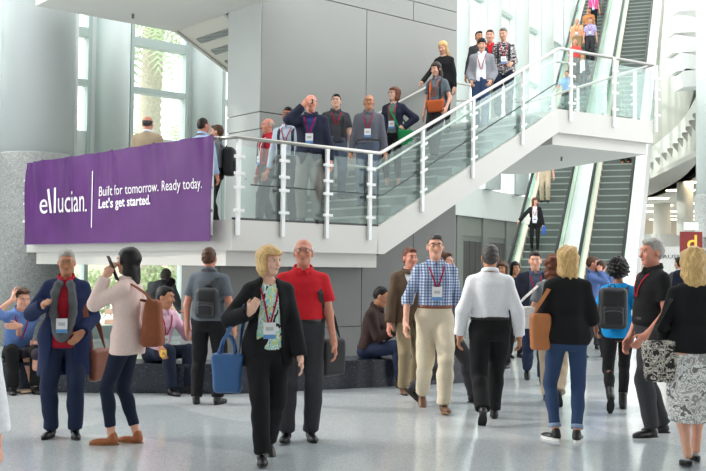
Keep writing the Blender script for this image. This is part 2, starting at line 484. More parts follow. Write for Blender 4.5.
    neckp = kk(cone(neck0-Rt@np.array([0, 0, 0.03]), hc+Rh@np.array([0, 0.018, -0.075]), 0.056*(0.9 if fem else 1.0)*(0.6+0.4*gx), 0.050*(0.88 if fem else 1.0)*(0.6+0.4*gx)), 0.025)
    body.append(neckp)
    def hp(p): return hc+Rh@np.array(p, float)
    hs = 0.95 if fem else 1.0
    def hell(c, r, k=0.02):
        return kk(ell(hp(np.array(c)*hs), np.array(r)*hs, Rh), k)
    face_w = 0.5+0.5*gx
    headp = [hell((0, 0.014, 0.030), (0.077, 0.096, 0.090)), hell((0, -0.022, -0.035), (0.063*face_w, 0.074, 0.086*face_w), 0.03),
             hell((0, -0.058, -0.092), (0.034*face_w, 0.030, 0.026), 0.025),
             hell((0, -0.086, 0.036), (0.045, 0.016, 0.012), 0.02),
             kk(cone(hp((0, -0.092*hs, 0.012*hs)), hp((0, -0.112*hs, -0.030*hs)), 0.008*hs, 0.0145*hs), 0.012),
             hell((0.040*face_w, -0.070, -0.025), (0.024, 0.022, 0.024), 0.02), hell((-0.040*face_w, -0.070, -0.025), (0.024, 0.022, 0.024), 0.02),
             hell((0.079, 0.012, -0.008), (0.010, 0.022, 0.033), 0.008), hell((-0.079, 0.012, -0.008), (0.010, 0.022, 0.033), 0.008)]
    if face: headp += [kk(ell(hp((0.031*hs, -0.104*hs, 0.010*hs)), (0.016, 0.014, 0.011), Rh), 0.01), kk(ell(hp((-0.031*hs, -0.104*hs, 0.010*hs)), (0.016, 0.014, 0.011), Rh), 0.01)]
    if face:
        for p in headp[-2:]: p.cut = True
    # hands
    handp = [[], []]; hdirs = []
    for i in (0, 1):
        s = 1 if i == 0 else -1
        fd = unit(wr[i]-el[i]) if handdir[i] is None else unit(handdir[i])
        pn = np.array([-s*1.0, 0.15, 0]) if palms is None or palms[i] is None else np.array(palms[i], float)
        pn = unit(pn-fd*(pn@fd)); sd = np.cross(fd, pn)          # sideways across the palm
        if sd@np.array([0, -1, 0]) < 0 and abs(sd[1]) > 0.3: sd = -sd
        elif abs(sd[1]) <= 0.3 and sd[2] < 0 : sd = -sd             # thumb side forwards, else upwards
        hz = 0.93 if fem else 1.0
        Rm = np.stack([sd, pn, fd], 1)
        L = [kk(rbox(wr[i]+fd*0.058*hz, (0.040*hz, 0.016*hz, 0.050*hz), 0.013, Rm), 0.015), kk(cone(wr[i]-fd*0.02, wr[i]+fd*0.025, 0.026*ag, 0.026), 0.02)]
        cu = curl[i]
        for j, (ox, ln) in enumerate(((0.029, 0.072), (0.010, 0.080), (-0.010, 0.074), (-0.028, 0.058))):
            b0 = wr[i]+fd*0.100*hz+sd*ox*hz; a1 = cu*0.75; a2 = cu*1.7; a3 = cu*2.5
            p1 = b0+(fd*math.cos(a1)+pn*math.sin(a1))*ln*0.48*hz; p2 = p1+(fd*math.cos(a2)+pn*math.sin(a2))*ln*0.32*hz
            p3 = p2+(fd*math.cos(a3)+pn*math.sin(a3))*ln*0.22*hz
            rr = 0.0092*hz if j < 3 else 0.0080*hz
            L += [kk(cone(b0-fd*0.012, p1, rr, rr*0.95), 0.004), kk(cone(p1, p2, rr*0.95, rr*0.88), 0.003), kk(cone(p2, p3, rr*0.88, rr*0.75), 0.003)]
        t0 = wr[i]+fd*0.028+sd*0.030*hz; t1 = t0+unit(fd*0.75+sd*0.6+pn*0.35)*0.045*hz; t2 = t1+unit(fd*0.95+sd*0.1+pn*0.4)*0.032*hz
        L += [kk(cone(t0, t1, 0.013*hz, 0.0105*hz), 0.008), kk(cone(t1, t2, 0.0105*hz, 0.008*hz), 0.003)]
        handp[i] = L; hdirs.append(fd)
    allp = body+headp+handp[0]+handp[1]
    fbody = union(allp, 0.03)
    boxes = []
    hlo, hhi = hc-np.array([0.13, 0.14, 0.165]), hc+np.array([0.13, 0.14, 0.14])
    boxes.append((hlo, hhi, 0.0068*q))
    for i in (0, 1):
        lo, hi = bounds(handp[i], 0.012); boxes.append((lo, hi, 0.0066*q))
    lo, hi = bounds(allp, 0.03); hcoarse = 0.0145*q
    V, Q = surf(fbody, lo, hi, hcoarse)
    cen = V[Q].mean(1); keep = np.ones(len(Q), bool)
    for a, b, _ in boxes:
        keep &= ~np.all((cen > a+hcoarse*1.2) & (cen < b-hcoarse*1.2), 1)
    Vs, Qs, n0 = [V], [Q[keep]], len(V)
    for a, b, hh in boxes:
        v2, q2 = surf(fbody, a, b, hh); Vs.append(v2); Qs.append(q2+n0); n0 += len(v2)
    V = np.concatenate(Vs); Q = np.concatenate(Qs)
    used = np.zeros(len(V), bool); used[Q.ravel()] = True; mp = np.cumsum(used)-1
    nmesh('body', V[used], mp[Q], sk, root)
    hg = 0.0125*q
    seed = int(abs(loc[0]*137+loc[1]*911)) % 9999
    def tl(X, Y, Z):      # torso-local coordinates
        p = [X-hipc[0], Y-hipc[1], Z-hipc[2]]
        return [Rt[0, i]*p[0]+Rt[1, i]*p[1]+Rt[2, i]*p[2] for i in range(3)]
    ncut = lambda e: cutp(cone(neck0-Rt@np.array([0, 0, 0.05]), hc, 0.056*(0.9 if fem else 1)+e, 0.056+e))
    # ---- legs
    if legs:
        lm, fit = legs[0], legs[1]; hem = legs[2] if len(legs) > 2 else 0.05
        off = {'slim': 0.006, 'normal': 0.013, 'loose': 0.02}[fit]; o2 = {'slim': 0.010, 'normal': 0.030, 'loose': 0.033}[fit]
        waist = 0.115 if not fem else 0.12
        tr_ = kk(trunk(0.010), 0.03); f_t = tr_.f; tr_.f = lambda X, Y, Z: np.maximum(f_t(X, Y, Z), tl(X, Y, Z)[2]-waist); pr = [tr_]
        for i in (0, 1):
            L = leg(i, off, o2); u = unit(an[i]-kn[i]); L[1:] = [capped(p, an[i]+u*(0.055-hem), u) for p in L[1:]]
            pr += L
        garment('trousers', pr, lm, root, hg, 0.03, 0.0045 if fit != 'slim' else 0.0025, 26, seed, None)
    if skirt:
        smt, zh, flare = skirt
        cpt = (hips[0]+hips[1])/2
        lowz = zh-hipc[2]
        P_ = loft(hipc, Rp, [lowz, -0.35, -0.06, 0.0, 0.10], [0.185+flare, 0.20+flare*0.6, 0.185, 0.186, 0.15], [0.15+flare, 0.15+flare*0.6, 0.128, 0.126, 0.105], [0.0, 0.0, 0.005, 0.005, 0])
        garment('skirt', [P_], smt, root, hg, 0.03, 0.006, 16, seed, lambda X, Y, Z: np.maximum(zh-Z+0*X, Z-hipc[2]-0.11))
    # ---- shoes
    if shoes:
        sm_, kind = shoes[0], shoes[1]
        for i in (0, 1):
            fx = feet[i]; Rf = rzm(rad(fx[4]))@rx(rad(fx[3])); a = an[i]
            if fx[3]: pass
            def fp(p): return a+Rf@np.array(p, float)
            z0 = -0.085
            L = [kk(ell(fp((0, 0.018, -0.045)), (0.036, 0.045, 0.042), Rf), 0.02), kk(ell(fp((0, -0.075, -0.058)), (0.042, 0.085, 0.034), Rf), 0.02),
                 kk(ell(fp((0, -0.135, -0.064)), (0.040, 0.060, 0.026), Rf), 0.02)]
            if kind in ('boot',): L.append(kk(cone(fp((0, 0.01, -0.03)), fp((0, 0.01, 0.10)), 0.046, 0.048), 0.02))
            elif kind != 'flat': L.append(kk(cone(fp((0, 0.008, -0.03)), fp((0, 0.008, 0.0)), 0.040, 0.040), 0.02))
            solez = z0+(0.022 if kind == 'sneaker' else 0.010)
            def rel(X, Y, Z):
                p = [X-a[0], Y-a[1], Z-a[2]]
                return Rf[0, 2]*p[0]+Rf[1, 2]*p[1]+Rf[2, 2]*p[2]
            top_ = 0.03 if kind != 'flat' else -0.045
            if kind == 'boot': top_ = 0.10
            so = garment('shoe', L, sm_, root, 0.0095*max(1, q*0.9), 0.02, 0, 1, 0, lambda X, Y, Z: np.maximum(solez-rel(X, Y, Z), rel(X, Y, Z)-top_), it=1)
            sole_m = shoes[2] if len(shoes) > 2 else mat('shoe_sole_black', rgb(22, 22, 23), 0.7)
            # sole outline
            n = 16; Vv = []
            for zz in (z0, solez+0.002):
                for j in range(n):
                    t = 2*math.pi*j/n; y = -0.062+0.132*math.sin(t); x = 0.041*math.cos(t)*(1.05 if y < -0.06 else 0.9)
                    Vv.append(fp((x, y, zz)))
            Fv = [tuple(range(n))[::-1], tuple(range(n, 2*n))]+[(j, (j+1) % n, n+(j+1) % n, n+j) for j in range(n)]
            mobj('sole', Vv, Fv, sole_m, so)
    # ---- garments for the trunk
    def make_top(spec, nm, off):
        m = spec['m']; sl = spec.get('sleeve', 'short'); hemz = spec.get('hem', -0.03); loose = spec.get('loose', 0.012)
        pr = [kk(trunk(off+loose*0.5, flare=spec.get('flare', 0.0)), 0.03)]
        if hemz < -0.10:
            lw = -hemz-0.05
            fl = spec.get('flare', 0.15)
            pr.append(kk(loft(hipc, Rt, [hemz, -0.08, 0.05], [max(ws)+off+0.01+fl*lw*0.35, ws[2]+off+loose, ws[3]+off+loose*0.5], [ds[2]+off+0.012+fl*lw*0.3, ds[2]+off+loose, ds[3]+off+loose*0.5], [0, 0.004, 0]), 0.03))
        pr += trap(off)
        ntr = len(pr)
        for i in (0, 1):
            ua, uf = unit(el[i]-sh[i]), unit(wr[i]-el[i])
            if sl == 'short': pr += [kk(capped(cone(sh[i], el[i], 0.056*ag+off, 0.052*ag+off+loose), sh[i]*0.34+el[i]*0.66, ua), 0.03)]
            elif sl == 'none': pr += [kk(capped(cone(sh[i], el[i], 0.050*ag+off, 0.04), sh[i]+ua*0.01, ua), 0.03)]
            elif sl == 'half': pr += arm(i, off, 'upper')+[capped(p, el[i]+uf*0.07, uf) for p in arm(i, off, 'fore', 0.5, loose*0.5)]
            elif sl == 'three': pr += arm(i, off, 'upper')+[capped(p, el[i]+uf*0.19, uf) for p in arm(i, off, 'fore', 0.85, loose*0.6)]
            else: pr += arm(i, off, 'upper', 1, loose)+[capped(p, wr[i]-uf*0.004, uf) for p in arm(i, off, 'fore', 1.0, loose)]
        pr.append(ncut(spec.get('neck', 0.009)))
        op = spec.get('open')           # ('v', button z, width at the top) or ('full', half width low, half width top)
        def cl(X, Y, Z):
            t = tl(X, Y, Z); d = hemz-t[2]
            d = np.maximum(d, t[2]-0.575+np.maximum(-t[1], 0)*0.45)
            if op:
                if op[0] == 'v': wd = (t[2]-op[1])*op[2]/(0.50-op[1])
                elif op[0] == 'cut': wd = np.maximum((t[2]-op[1])*op[2]/(0.50-op[1]), (op[3]-t[2])*op[4])
                else: wd = op[1]+(op[2]-op[1])*np.clip((t[2]-hemz)/(0.5-hemz), 0, 1)
                d = np.maximum(d, np.minimum(wd-np.abs(t[0]), -t[1]+0.03))
            return d
        def wrap(p):
            f0 = p.f; p.f = lambda X, Y, Z: np.maximum(f0(X, Y, Z), cl(X, Y, Z)); return p
        raw = [Prim(p.f, p.lo, p.hi) for p in pr]
        for p in pr[:ntr]: wrap(p)
        o = garment(nm, pr, m, root, hg, 0.03, spec.get('amp', 0.0035), spec.get('freq', 20), seed+5, None)
        if spec.get('collar'):
            cm = spec['collar'] if not isinstance(spec['collar'], bool) else m
            a = neck0+Rt@np.array([0, -0.006, 0.018]); up = Rt[:, 2]; r0 = 0.066*(0.88 if fem else 1)*(0.6+0.4*gx)+(0.012 if nm != 'shirt' else 0)
            n = 22; Vv = []; Fv = []
            for j in range(n):
                an_ = -math.pi/2+0.22+(2*math.pi-0.44)*j/(n-1)
                dv = Rt@np.array([math.cos(an_), math.sin(an_), 0])
                fr = 0.5-0.5*math.sin(an_); dz = -0.045*fr
                for (r_, z_) in ((r0+0.008, 0.050+dz), (r0+0.020+0.012*fr, 0.012+dz-0.02*fr), (r0+0.026+0.012*fr, 0.013+dz-0.02*fr), (r0+0.014, 0.054+dz)):
                    Vv.append(a+dv*r_+up*z_)
            for j in range(n-1):
                for k in range(4): Fv.append((j*4+k, j*4+(k+1) % 4, j*4+4+(k+1) % 4, j*4+4+k))
            Fv += [(0, 1, 2, 3), ((n-1)*4+3, (n-1)*4+2, (n-1)*4+1, (n-1)*4)]
            mobj('collar', Vv, Fv, cm, o, True)
        return o, [p for p, q_ in zip(raw, pr) if not getattr(q_, 'cut', False)]
    surf_pr = None
    if top: _, surf_pr = make_top(top, top.get('name', 'shirt'), 0.008)
    if over: _, p2 = make_top(over, over.get('name', 'jacket'), 0.021)
    # ---- belt
    if belt:
        def clb(X, Y, Z):
            t = tl(X, Y, Z); return np.abs(t[2]-0.105)-0.018
        garment('belt', [trunk(0.019)], belt, root, 0.010*q, 0.02, 0, 1, 0, clb, it=0)
    def front_y(x, z, prims, back=False):
        """surface of the clothed chest in torso coordinates"""
        s_ = 1 if back else -1
        ys = np.linspace(s_*0.30, 0, 61)
        P_ = hipc[:, None]+Rt@np.stack([np.full(61, x), ys, np.full(61, z)])
        pts = [p for p in prims if not getattr(p, 'cut', False)]
        d = np.full(61, 1.0)
        for p in pts: d = np.minimum(d, p.f(P_[0], P_[1], P_[2]))
        k = np.argmax(d < 0.004)
        return ys[k] if d[k] < 0.004 else 0.0
    root['_'] = 0; del root['_']
    chest = surf_pr or body
    def T(x, y, z): return hipc+Rt@np.array([x, y, z])
    if lanyard:
        lm, bz = lanyard[0], lanyard[1]; badge = lanyard[2] if len(lanyard) > 2 else True
        for s in (1, -1):
            path, nn = [], []
            for j in range(9):
                t = j/8; x = s*(0.072*(1-t)**1.0+0.010); z = 0.515+(bz-0.515)*t
                y = front_y(x, z, chest)-0.006
                if j == 0: y = 0.0; z = 0.545
                path.append(T(x, y, z)); nn.append(Rt@np.array([0.2*s, -1, 0.3]))
            strip('lanyard', path, nn, 0.014, 0.003, lm, root)
        if badge:
            y = front_y(0, bz-0.05, chest)-(0.012 if not scarf else 0.085)
            bw, bh = 0.050, 0.066
            R_ = Rt
            Mx = Matrix.Identity(4)
            for i in range(3):
                for j in range(3): Mx[i][j] = R_[i][j]
            c = T(0, y, bz-bh)
            for i in range(3): Mx[i][3] = c[i]
            b = box('badge', -bw, bw, -0.003, 0.003, -bh, bh, mat('badge_white', rgb(238, 238, 240), 0.4, var=0.02), root); b.matrix_basis = Mx
            box('badge_band', -bw, bw, -0.0045, -0.003, -bh, -bh+0.034, badge if not isinstance(badge, bool) else mat('badge_blue', rgb(96, 150, 205), 0.4), b)
            box('badge_photo', -0.030, 0.030, -0.0042, -0.003, 0.0, 0.030, mat('badge_grey', rgb(196, 196, 198), 0.4), b)
    if scarf:
        # two hanging loops of knitted cloth meeting low on the chest
        path = []
        for j in range(19):
            t = j/18*math.pi*2; x = 0.088*math.sin(t); z = 0.545-0.55*(0.5-0.5*math.cos(t))
            y = (front_y(x, max(z, 0.02), chest)-0.028) if z < 0.51 else 0.03
            path.append(T(x*(1.0 if z > 0.2 else 0.9), y, z))
        pr = [kk(cone(path[j], path[j+1], 0.037, 0.037), 0.02) for j in range(18)]
        garment('scarf', pr, scarf, root, hg*0.9, 0.025, 0.003, 45, seed)
    # ---- hair
    def H_(c, r, k=0.015): return hell(c, r, k)
    if hair and hair[0] != 'none':
        st, hcx = hair; hm = hair_mat(hcx, HAIRC[hcx]); t = {'short': 0.010, 'crop': 0.005, 'fringe': 0.006, 'bob': 0.024, 'long': 0.018, 'curly': 0.040, 'wavy': 0.028, 'side': 0.016, 'pony': 0.012, 'mop': 0.020}[st]
        if st in ('short', 'crop', 'side', 'mop', 'pony'):
            u0 = {'short': 0.0, 'crop': -0.006, 'side': 0.003, 'mop': 0.008, 'pony': 0.001}[st]
            pr = [H_((0, 0.022, 0.040), (0.0815+u0*0.5, 0.1000+u0, 0.0965+u0)), H_((0, 0.030, 0.005), (0.0805+u0*0.3, 0.092+u0*0.6, 0.085))]
            if st != 'crop' : pr.append(H_((0.012, -0.050, 0.092), (0.050, 0.040, 0.030+u0)))
            if st == 'mop': pr.append(H_((0, -0.072, 0.068), (0.060, 0.026, 0.030)))
        else: pr = [H_((0, 0.016, 0.034), (0.078+t, 0.098+t, 0.090+t))]
        ys_ = [-0.14, -0.075, -0.045, -0.030, 0.005, 0.035, 0.06, 0.12]
        zl = {'short': [0.078, 0.074, 0.055, 0.015, 0.012, -0.035, -0.07, -0.085], 'crop': [0.085, 0.080, 0.060, 0.02, 0.012, -0.035, -0.06, -0.075],
              'side': [0.070, 0.064, 0.050, 0.0, -0.005, -0.04, -0.08, -0.095], 'mop': [0.050, 0.046, 0.030, -0.01, -0.015, -0.05, -0.09, -0.10],
              'fringe': [0.2, 0.2, 0.2, 0.02, 0.012, -0.03, -0.06, -0.075]}.get(st, [0.062, 0.058, 0.045, -0.10, -0.2, -0.3, -0.5, -0.6])
        zl = [z*hs for z in zl]
        if st == 'bob': pr += [H_((0.062, 0.015, -0.055), (0.036, 0.062, 0.085)), H_((-0.062, 0.015, -0.055), (0.036, 0.062, 0.085)), H_((0, 0.065, -0.05), (0.075, 0.052, 0.090)), H_((0.02, -0.070, 0.075), (0.060, 0.034, 0.030))]
        if st == 'long': pr += [H_((0.060, 0.030, -0.09), (0.034, 0.052, 0.13)), H_((-0.060, 0.030, -0.09), (0.034, 0.052, 0.13)), H_((0, 0.070, -0.12), (0.082, 0.045, 0.20)), H_((0, 0.080, -0.25), (0.065, 0.032, 0.13))]
        if st == 'wavy': pr += [H_((0.066, 0.02, -0.07), (0.038, 0.058, 0.11)), H_((-0.066, 0.02, -0.07), (0.038, 0.058, 0.11)), H_((0, 0.068, -0.09), (0.088, 0.052, 0.155)), H_((0.02, -0.062, 0.085), (0.062, 0.036, 0.028))]
        if st == 'pony': pr += [H_((0, 0.115, -0.03), (0.035, 0.035, 0.06))]; zl = [0.07, 0.064, 0.05, 0.0, -0.02, -0.05, -0.09, -0.1]
        if st == 'curly': pr += [H_((0.05, 0.02, 0.0), (0.075, 0.085, 0.09)), H_((-0.05, 0.02, 0.0), (0.075, 0.085, 0.09)), H_((0, 0.07, -0.01), (0.09, 0.07, 0.09))]
        def clh(X, Y, Z):
            p = [X-hc[0], Y-hc[1], Z-hc[2]]
            u_ = [Rh[0, i]*p[0]+Rh[1, i]*p[1]+Rh[2, i]*p[2] for i in range(3)]
            d = np.interp(u_[1], ys_, zl)-u_[2]+0.004*np.sin(u_[0]*310)*np.sin(u_[1]*270+1)
            if st in ('bob', 'long', 'wavy', 'curly'):
                fz = 0.058 if st != 'curly' else 0.062
                fy = -0.045 if st != 'bob' else -0.035
                g = np.minimum(np.minimum(fy-u_[1]+0*u_[2], fz*hs-u_[2]), 0.075-np.abs(u_[0]))       # the open face
                inner = np.minimum(0.02-u_[1], np.minimum(0.057-np.abs(u_[0]), fz*hs-u_[2]))
                d = np.maximum(g, inner)
                if st == 'bob': d = np.maximum(d, -0.125-u_[2])
            if st == 'fringe': d = np.maximum(d, np.maximum(u_[2]-0.048, -0.03-u_[1]))
            if hair[0] == 'short' and len(hair) > 2: pass
            return d
        amp, fr = {'curly': (0.010, 130), 'wavy': (0.007, 70), 'bob': (0.003, 60), 'long': (0.003, 50)}.get(st, (0.002, 90))
        garment('hair', pr, hm, root, 0.0072*q, 0.02, amp, fr, seed+9, clh)
        bm_ = hair_mat(hcx, HAIRC[hcx])
    else: bm_ = hair_mat('brown', HAIRC['brown'])
    if beard:
        bmat = hair_mat(beard, HAIRC[beard])
        pr = [hell((0, -0.030, -0.060), (0.068, 0.074, 0.062)), hell((0, -0.062, -0.095), (0.038, 0.034, 0.030))]
        def clbd(X, Y, Z):
            p = [X-hc[0], Y-hc[1], Z-hc[2]]
            u_ = [Rh[0, i]*p[0]+Rh[1, i]*p[1]+Rh[2, i]*p[2] for i in range(3)]
            mo = np.minimum(0.022-np.abs(u_[0]), 0.008-np.abs(u_[2]+0.064))
            return np.maximum(np.maximum(u_[2]+0.030+0.12*np.minimum(np.abs(u_[0])-0.05, 0)*0, u_[1]-0.0), mo)
        garment('beard', pr, bmat, root, 0.0065*q, 0.02, 0.001, 90, seed, clbd)
    if face:
        em = mat('eye_dark', rgb(38, 28, 24), 0.2, var=0.0); wm = mat('eye_white', rgb(222, 214, 208), 0.3, var=0.0)
        lipm = mat('lips_'+skin, tone(SKIN[skin], 0.62), 0.5, var=0.03)
        for s in (1, -1):
            small_ell('eye', wm, root, hp((s*0.031*hs, -0.083*hs, 0.009*hs)), (0.0125, 0.0095, 0.0058), Rh)
            small_ell('iris', em, root, hp((s*0.031*hs, -0.0905*hs, 0.009*hs)), (0.0062, 0.004, 0.0056), Rh)
            small_ell('eyebrow', bm_, root, hp((s*0.032*hs, -0.0945*hs, 0.029*hs)), (0.017, 0.005, 0.0038), Rh)
        small_ell('lips', lipm, root, hp((0, -0.092*hs, -0.063*hs)), (0.023, 0.009, 0.0075), Rh)
    if glasses:
        gm = glasses if not isinstance(glasses, bool) else mat('glasses_dark', rgb(40, 34, 32), 0.3)
        V, Fc = [], []
        def add(path, r, closed=False, seg=5):
            v, f = tube_data(path, r, seg, closed); n = len(V); V.extend(v); Fc.extend([tuple(i+n for i in q_) for q_ in f])
        for s in (1, -1):
            add([hp((s*0.034*hs+0.025*math.cos(a), -0.104*hs, 0.008*hs+0.018*math.sin(a))) for a in np.linspace(0, 2*math.pi, 14, endpoint=False)], 0.0019, True)
            add([hp((s*0.058*hs, -0.102*hs, 0.012*hs)), hp((s*0.080*hs, -0.06*hs, 0.012*hs)), hp((s*0.084*hs, 0.01, 0.008*hs))], 0.0024)
        add([hp((0.011, -0.106*hs, 0.012*hs)), hp((-0.011, -0.106*hs, 0.012*hs))], 0.0024)
        mobj('glasses', V, Fc, gm, root, True)
    Mw = Matrix.LocRotScale(Vector(loc), Matrix.Rotation(rad(heading), 3, 'Z').to_quaternion(), Vector((S, S, S)))
    info = dict(root=root, hc=hc, Rh=Rh, Rt=Rt, hip=hipc, wr=wr, el=el, sh=sh, T=T, fy=lambda x, z, b=False: front_y(x, z, chest, b), Mw=Mw, S=S, heading=rad(heading), an=an, kn=kn, hd=hdirs)
    return info
def wpt(info, p):
    v = info['Mw']@Vector(tuple(map(float, p))); return np.array(v)
# ================================================================ the building
WHITE = mat('white_paint', rgb(236, 237, 234), 0.5, var=0.015, scale=3)
WHITE_COOL = mat('white_metal_panel', rgb(228, 232, 231), 0.45, var=0.015, scale=2)
STAIRW = mat('stair_fascia_white', rgb(208, 206, 200), 0.5, var=0.012, scale=3)
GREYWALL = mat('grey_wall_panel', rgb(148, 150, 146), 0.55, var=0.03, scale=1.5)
LITWALL = mat('lit_grey_wall_panel', rgb(206, 210, 208), 0.5, var=0.02, scale=1.5)  # lit copy of the grey panel: light painted into the colour
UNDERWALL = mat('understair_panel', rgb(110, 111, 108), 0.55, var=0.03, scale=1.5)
JOINT = mat('wall_joint_dark', rgb(92, 94, 92), 0.8)
STEEL = mat('brushed_steel', rgb(190, 188, 182), 0.28, 0.85, var=0.04, scale=6)
POST = mat('white_steel_post', rgb(238, 239, 238), 0.35, var=0.01)
BOLT = mat('bolt_steel', rgb(120, 122, 124), 0.3, 0.8)
RUBBER = mat('black_rubber', rgb(34, 35, 37), 0.4)
DARKLINE = mat('dark_trim', rgb(34, 38, 38), 0.4)
GLASS = glass('balustrade_glass', (0.90, 0.945, 0.93), 0.03)
PANE = glass('window_glass', (0.95, 0.985, 0.975), 0.02)
MULL = mat('green_grey_mullion', rgb(188, 203, 198), 0.35, 0.0, var=0.02)
SPAN = mat('spandrel_panel', rgb(226, 234, 231), 0.4, var=0.02)
TREAD = mat('stair_tread', rgb(112, 122, 118), 0.6, var=0.08, scale=30)
NOSE = mat('tread_nosing', rgb(158, 166, 161), 0.5)
STEPM = mat('escalator_step', rgb(138, 144, 139), 0.5, 0.0, var=0.05, scale=20)
STEPR = mat('escalator_riser', rgb(100, 107, 102), 0.55, 0.0, var=0.05, scale=20)

def terrazzo():
    k = NT('terrazzo_floor'); co = k.obj()
    v = k.n('ShaderNodeTexVoronoi'); v.inputs['Scale'].default_value = 110; k.l(co, v.inputs['Vector'])
    sp = k.ramp(v.outputs['Color'], [(0.0, rgb(172, 178, 180)), (0.35, rgb(196, 201, 202)), (0.7, rgb(206, 210, 211)), (1.0, rgb(222, 225, 226))])
    big = k.noise(0.35, 2, co)
    mask = k.ramp(big, [(0.47, (0, 0, 0)), (0.49, (1, 1, 1))])
    mx = k.n('ShaderNodeMixRGB', blend_type='MULTIPLY'); mx.inputs[0].default_value = 1.0
    tint = k.ramp(big, [(0.46, rgb(232, 236, 238)), (0.475, rgb(255, 255, 255))])
    k.l(sp, mx.inputs[1]); k.l(tint, mx.inputs[2]); k.l(mx.outputs[0], k.b.inputs['Base Color'])
    r = k.ramp(k.noise(1.5, 2, co), [(0.3, (0.10,)*3), (0.7, (0.16,)*3)]); k.l(r, k.b.inputs['Roughness'])
    k.b.inputs['Specular IOR Level'].default_value = 0.6
    return k.m
def granite(name, c0, c1, c2, scale, rough):
    k = NT(name); co = k.obj(); v = k.n('ShaderNodeTexVoronoi'); v.inputs['Scale'].default_value = scale; k.l(co, v.inputs['Vector'])
    k.l(k.ramp(v.outputs['Color'], [(0.0, c0), (0.55, c1), (0.8, c1), (1.0, c2)]), k.b.inputs['Base Color']); k.b.inputs['Roughness'].default_value = rough
    MATS[name] = k.m; return k.m
GRANITE = granite('dark_blue_granite', rgb(30, 34, 42), rgb(48, 54, 66), rgb(96, 104, 118), 60, 0.25)
CONC = granite('speckled_precast', rgb(128, 130, 128), rgb(160, 162, 160), rgb(190, 192, 190), 40, 0.6)

# plan frame of the stair: along the front edge (t), away from the viewer (o)
B0 = np.array([-1.57, 12.67]); S0 = np.array([3.57, 17.06])
D1 = (S0-B0)/np.linalg.norm(S0-B0); N1 = np.array([-D1[1], D1[0]])
Z1, Z2, Z3 = 2.09, 4.30, 6.48
T0, T1 = 2.55, float(np.linalg.norm(S0-B0)); SLOPE = (Z2-Z1)/(T1-T0)
def RT(t, o, z): p = B0+t*D1+o*N1; return np.array([p[0], p[1], z])
def tz(x, y): return float((np.array([x, y])-B0)@D1)
A0 = atz(214, 220, Z1)[:2]
L1 = atz(29, 166, Z1+1.07)[:2]                      # far end of the bannered edge
WIN_O = 8.0                                          # window wall lies this far behind the stair edge

# ---- floor and outside ground
fl = mobj('floor', [(-26, -8, 0), (30, -8, 0), (40, 75, 0), (8, 75, 0), (RT(9.9, WIN_O+0.1, 0)), (RT(-9, WIN_O+0.1, 0)), (-26, 22, 0)], [(0, 1, 2, 3, 4, 5, 6)], terrazzo())
tag(fl, 'polished pale grey terrazzo floor of the lobby', 'floor', kind='structure')
gr = mobj('ground_outside', [(-60, 8, -0.03), (60, 8, -0.03), (60, 130, -0.03), (-60, 130, -0.03)], [(0, 1, 2, 3)], mat('pale_paving', rgb(214, 210, 202), 0.8, scale=1.5))
tag(gr, 'pale paving outside the windows', 'ground', kind='structure')

ce = prism('ceiling_light_block', [(-22, -8), (24, -8), (24, 10.0), (-22, 10.0)], 7.6, 7.9, WHITE); tag(ce, 'unseen white ceiling added over the lobby front to cut sky light', 'ceiling', kind='structure')  # unseen slab added to shade the front, leaving daylight farther back
wf = box('wall_light_block', -22, 24, -8.3, -8, 0, 7.6, mat('light_block_pale', rgb(214, 214, 210), 0.7)); tag(wf, 'unseen pale wall added behind the viewer to block front light', 'wall', kind='structure')  # unseen wall added behind the camera to block frontal sky light
# ---- window wall behind the landing (parallel to the stair)
ww = empty('window_1'); tag(ww, 'tall window wall with green-grey mullions behind the stair landing', 'window', kind='structure')
def rbx(name, t0, t1, o0, o1, z0, z1, m, parent):
    return hexa(name, [RT(t0, o0, z0), RT(t1, o0, z0), RT(t1, o1, z0), RT(t0, o1, z0)], [RT(t0, o0, z1), RT(t1, o0, z1), RT(t1, o1, z1), RT(t0, o1, z1)], m, parent)
def t_at(px, o):
    """stair coordinate t of the vertical plane at offset o seen at pixel column px"""
    r = ray(px, 250); k = r[0]/r[1]; b = B0+o*N1
    return float((k*b[1]-b[0])/(D1[0]-k*D1[1]))
t_m = t_at(127, WIN_O); WD0 = t_at(182, WIN_O)-t_m; BAY = t_at(182, WIN_O)-t_at(84, WIN_O)
for i in range(-3, 4):
    a = t_m+i*BAY; wdt = WD0
    # window field a .. a+wdt, round pilaster beyond it
    for z0, z1 in ((0.25, 1.75), (4.20, 5.12), (5.24, 6.12), (6.30, 9.6)):
        rbx('pane', a+0.05, a+wdt-0.05, WIN_O+0.02, WIN_O+0.045, z0, z1, PANE, ww)
    for z0, z1 in ((-0.02, 0.25), (5.12, 5.24), (6.12, 6.30), (9.6, 9.8)):
        rbx('transom', a-0.04, a+wdt+0.04, WIN_O-0.10, WIN_O+0.12, z0, z1, MULL, ww)
    rbx('spandrel', a-0.04, a+wdt+0.04, WIN_O-0.06, WIN_O+0.10, 1.75, 4.20, SPAN, ww)
    for e in (a, a+wdt):
        rbx('mullion', e-0.04, e+0.04, WIN_O-0.11, WIN_O+0.13, -0.02, 9.8, MULL, ww)
    rbx('wall_panel', a+wdt+0.04, a+BAY-0.04, WIN_O+0.0, WIN_O+0.12, 1.75, 9.8, SPAN, ww)
    rbx('pane', a+wdt+0.04, a+BAY-0.05, WIN_O+0.02, WIN_O+0.045, 0.25, 1.75, PANE, ww); rbx('transom', a+wdt+0.04, a+BAY-0.04, WIN_O-0.10, WIN_O+0.12, -0.02, 0.25, MULL, ww)
    c = RT(a+BAY-0.42, WIN_O-0.02, 0)
    cyl('pilaster', c[0], c[1], 0.36, 1.75, 9.8, mat('silver_green_cladding', rgb(226, 236, 233), 0.4, 0.0, var=0.02, scale=1), ww, 32)

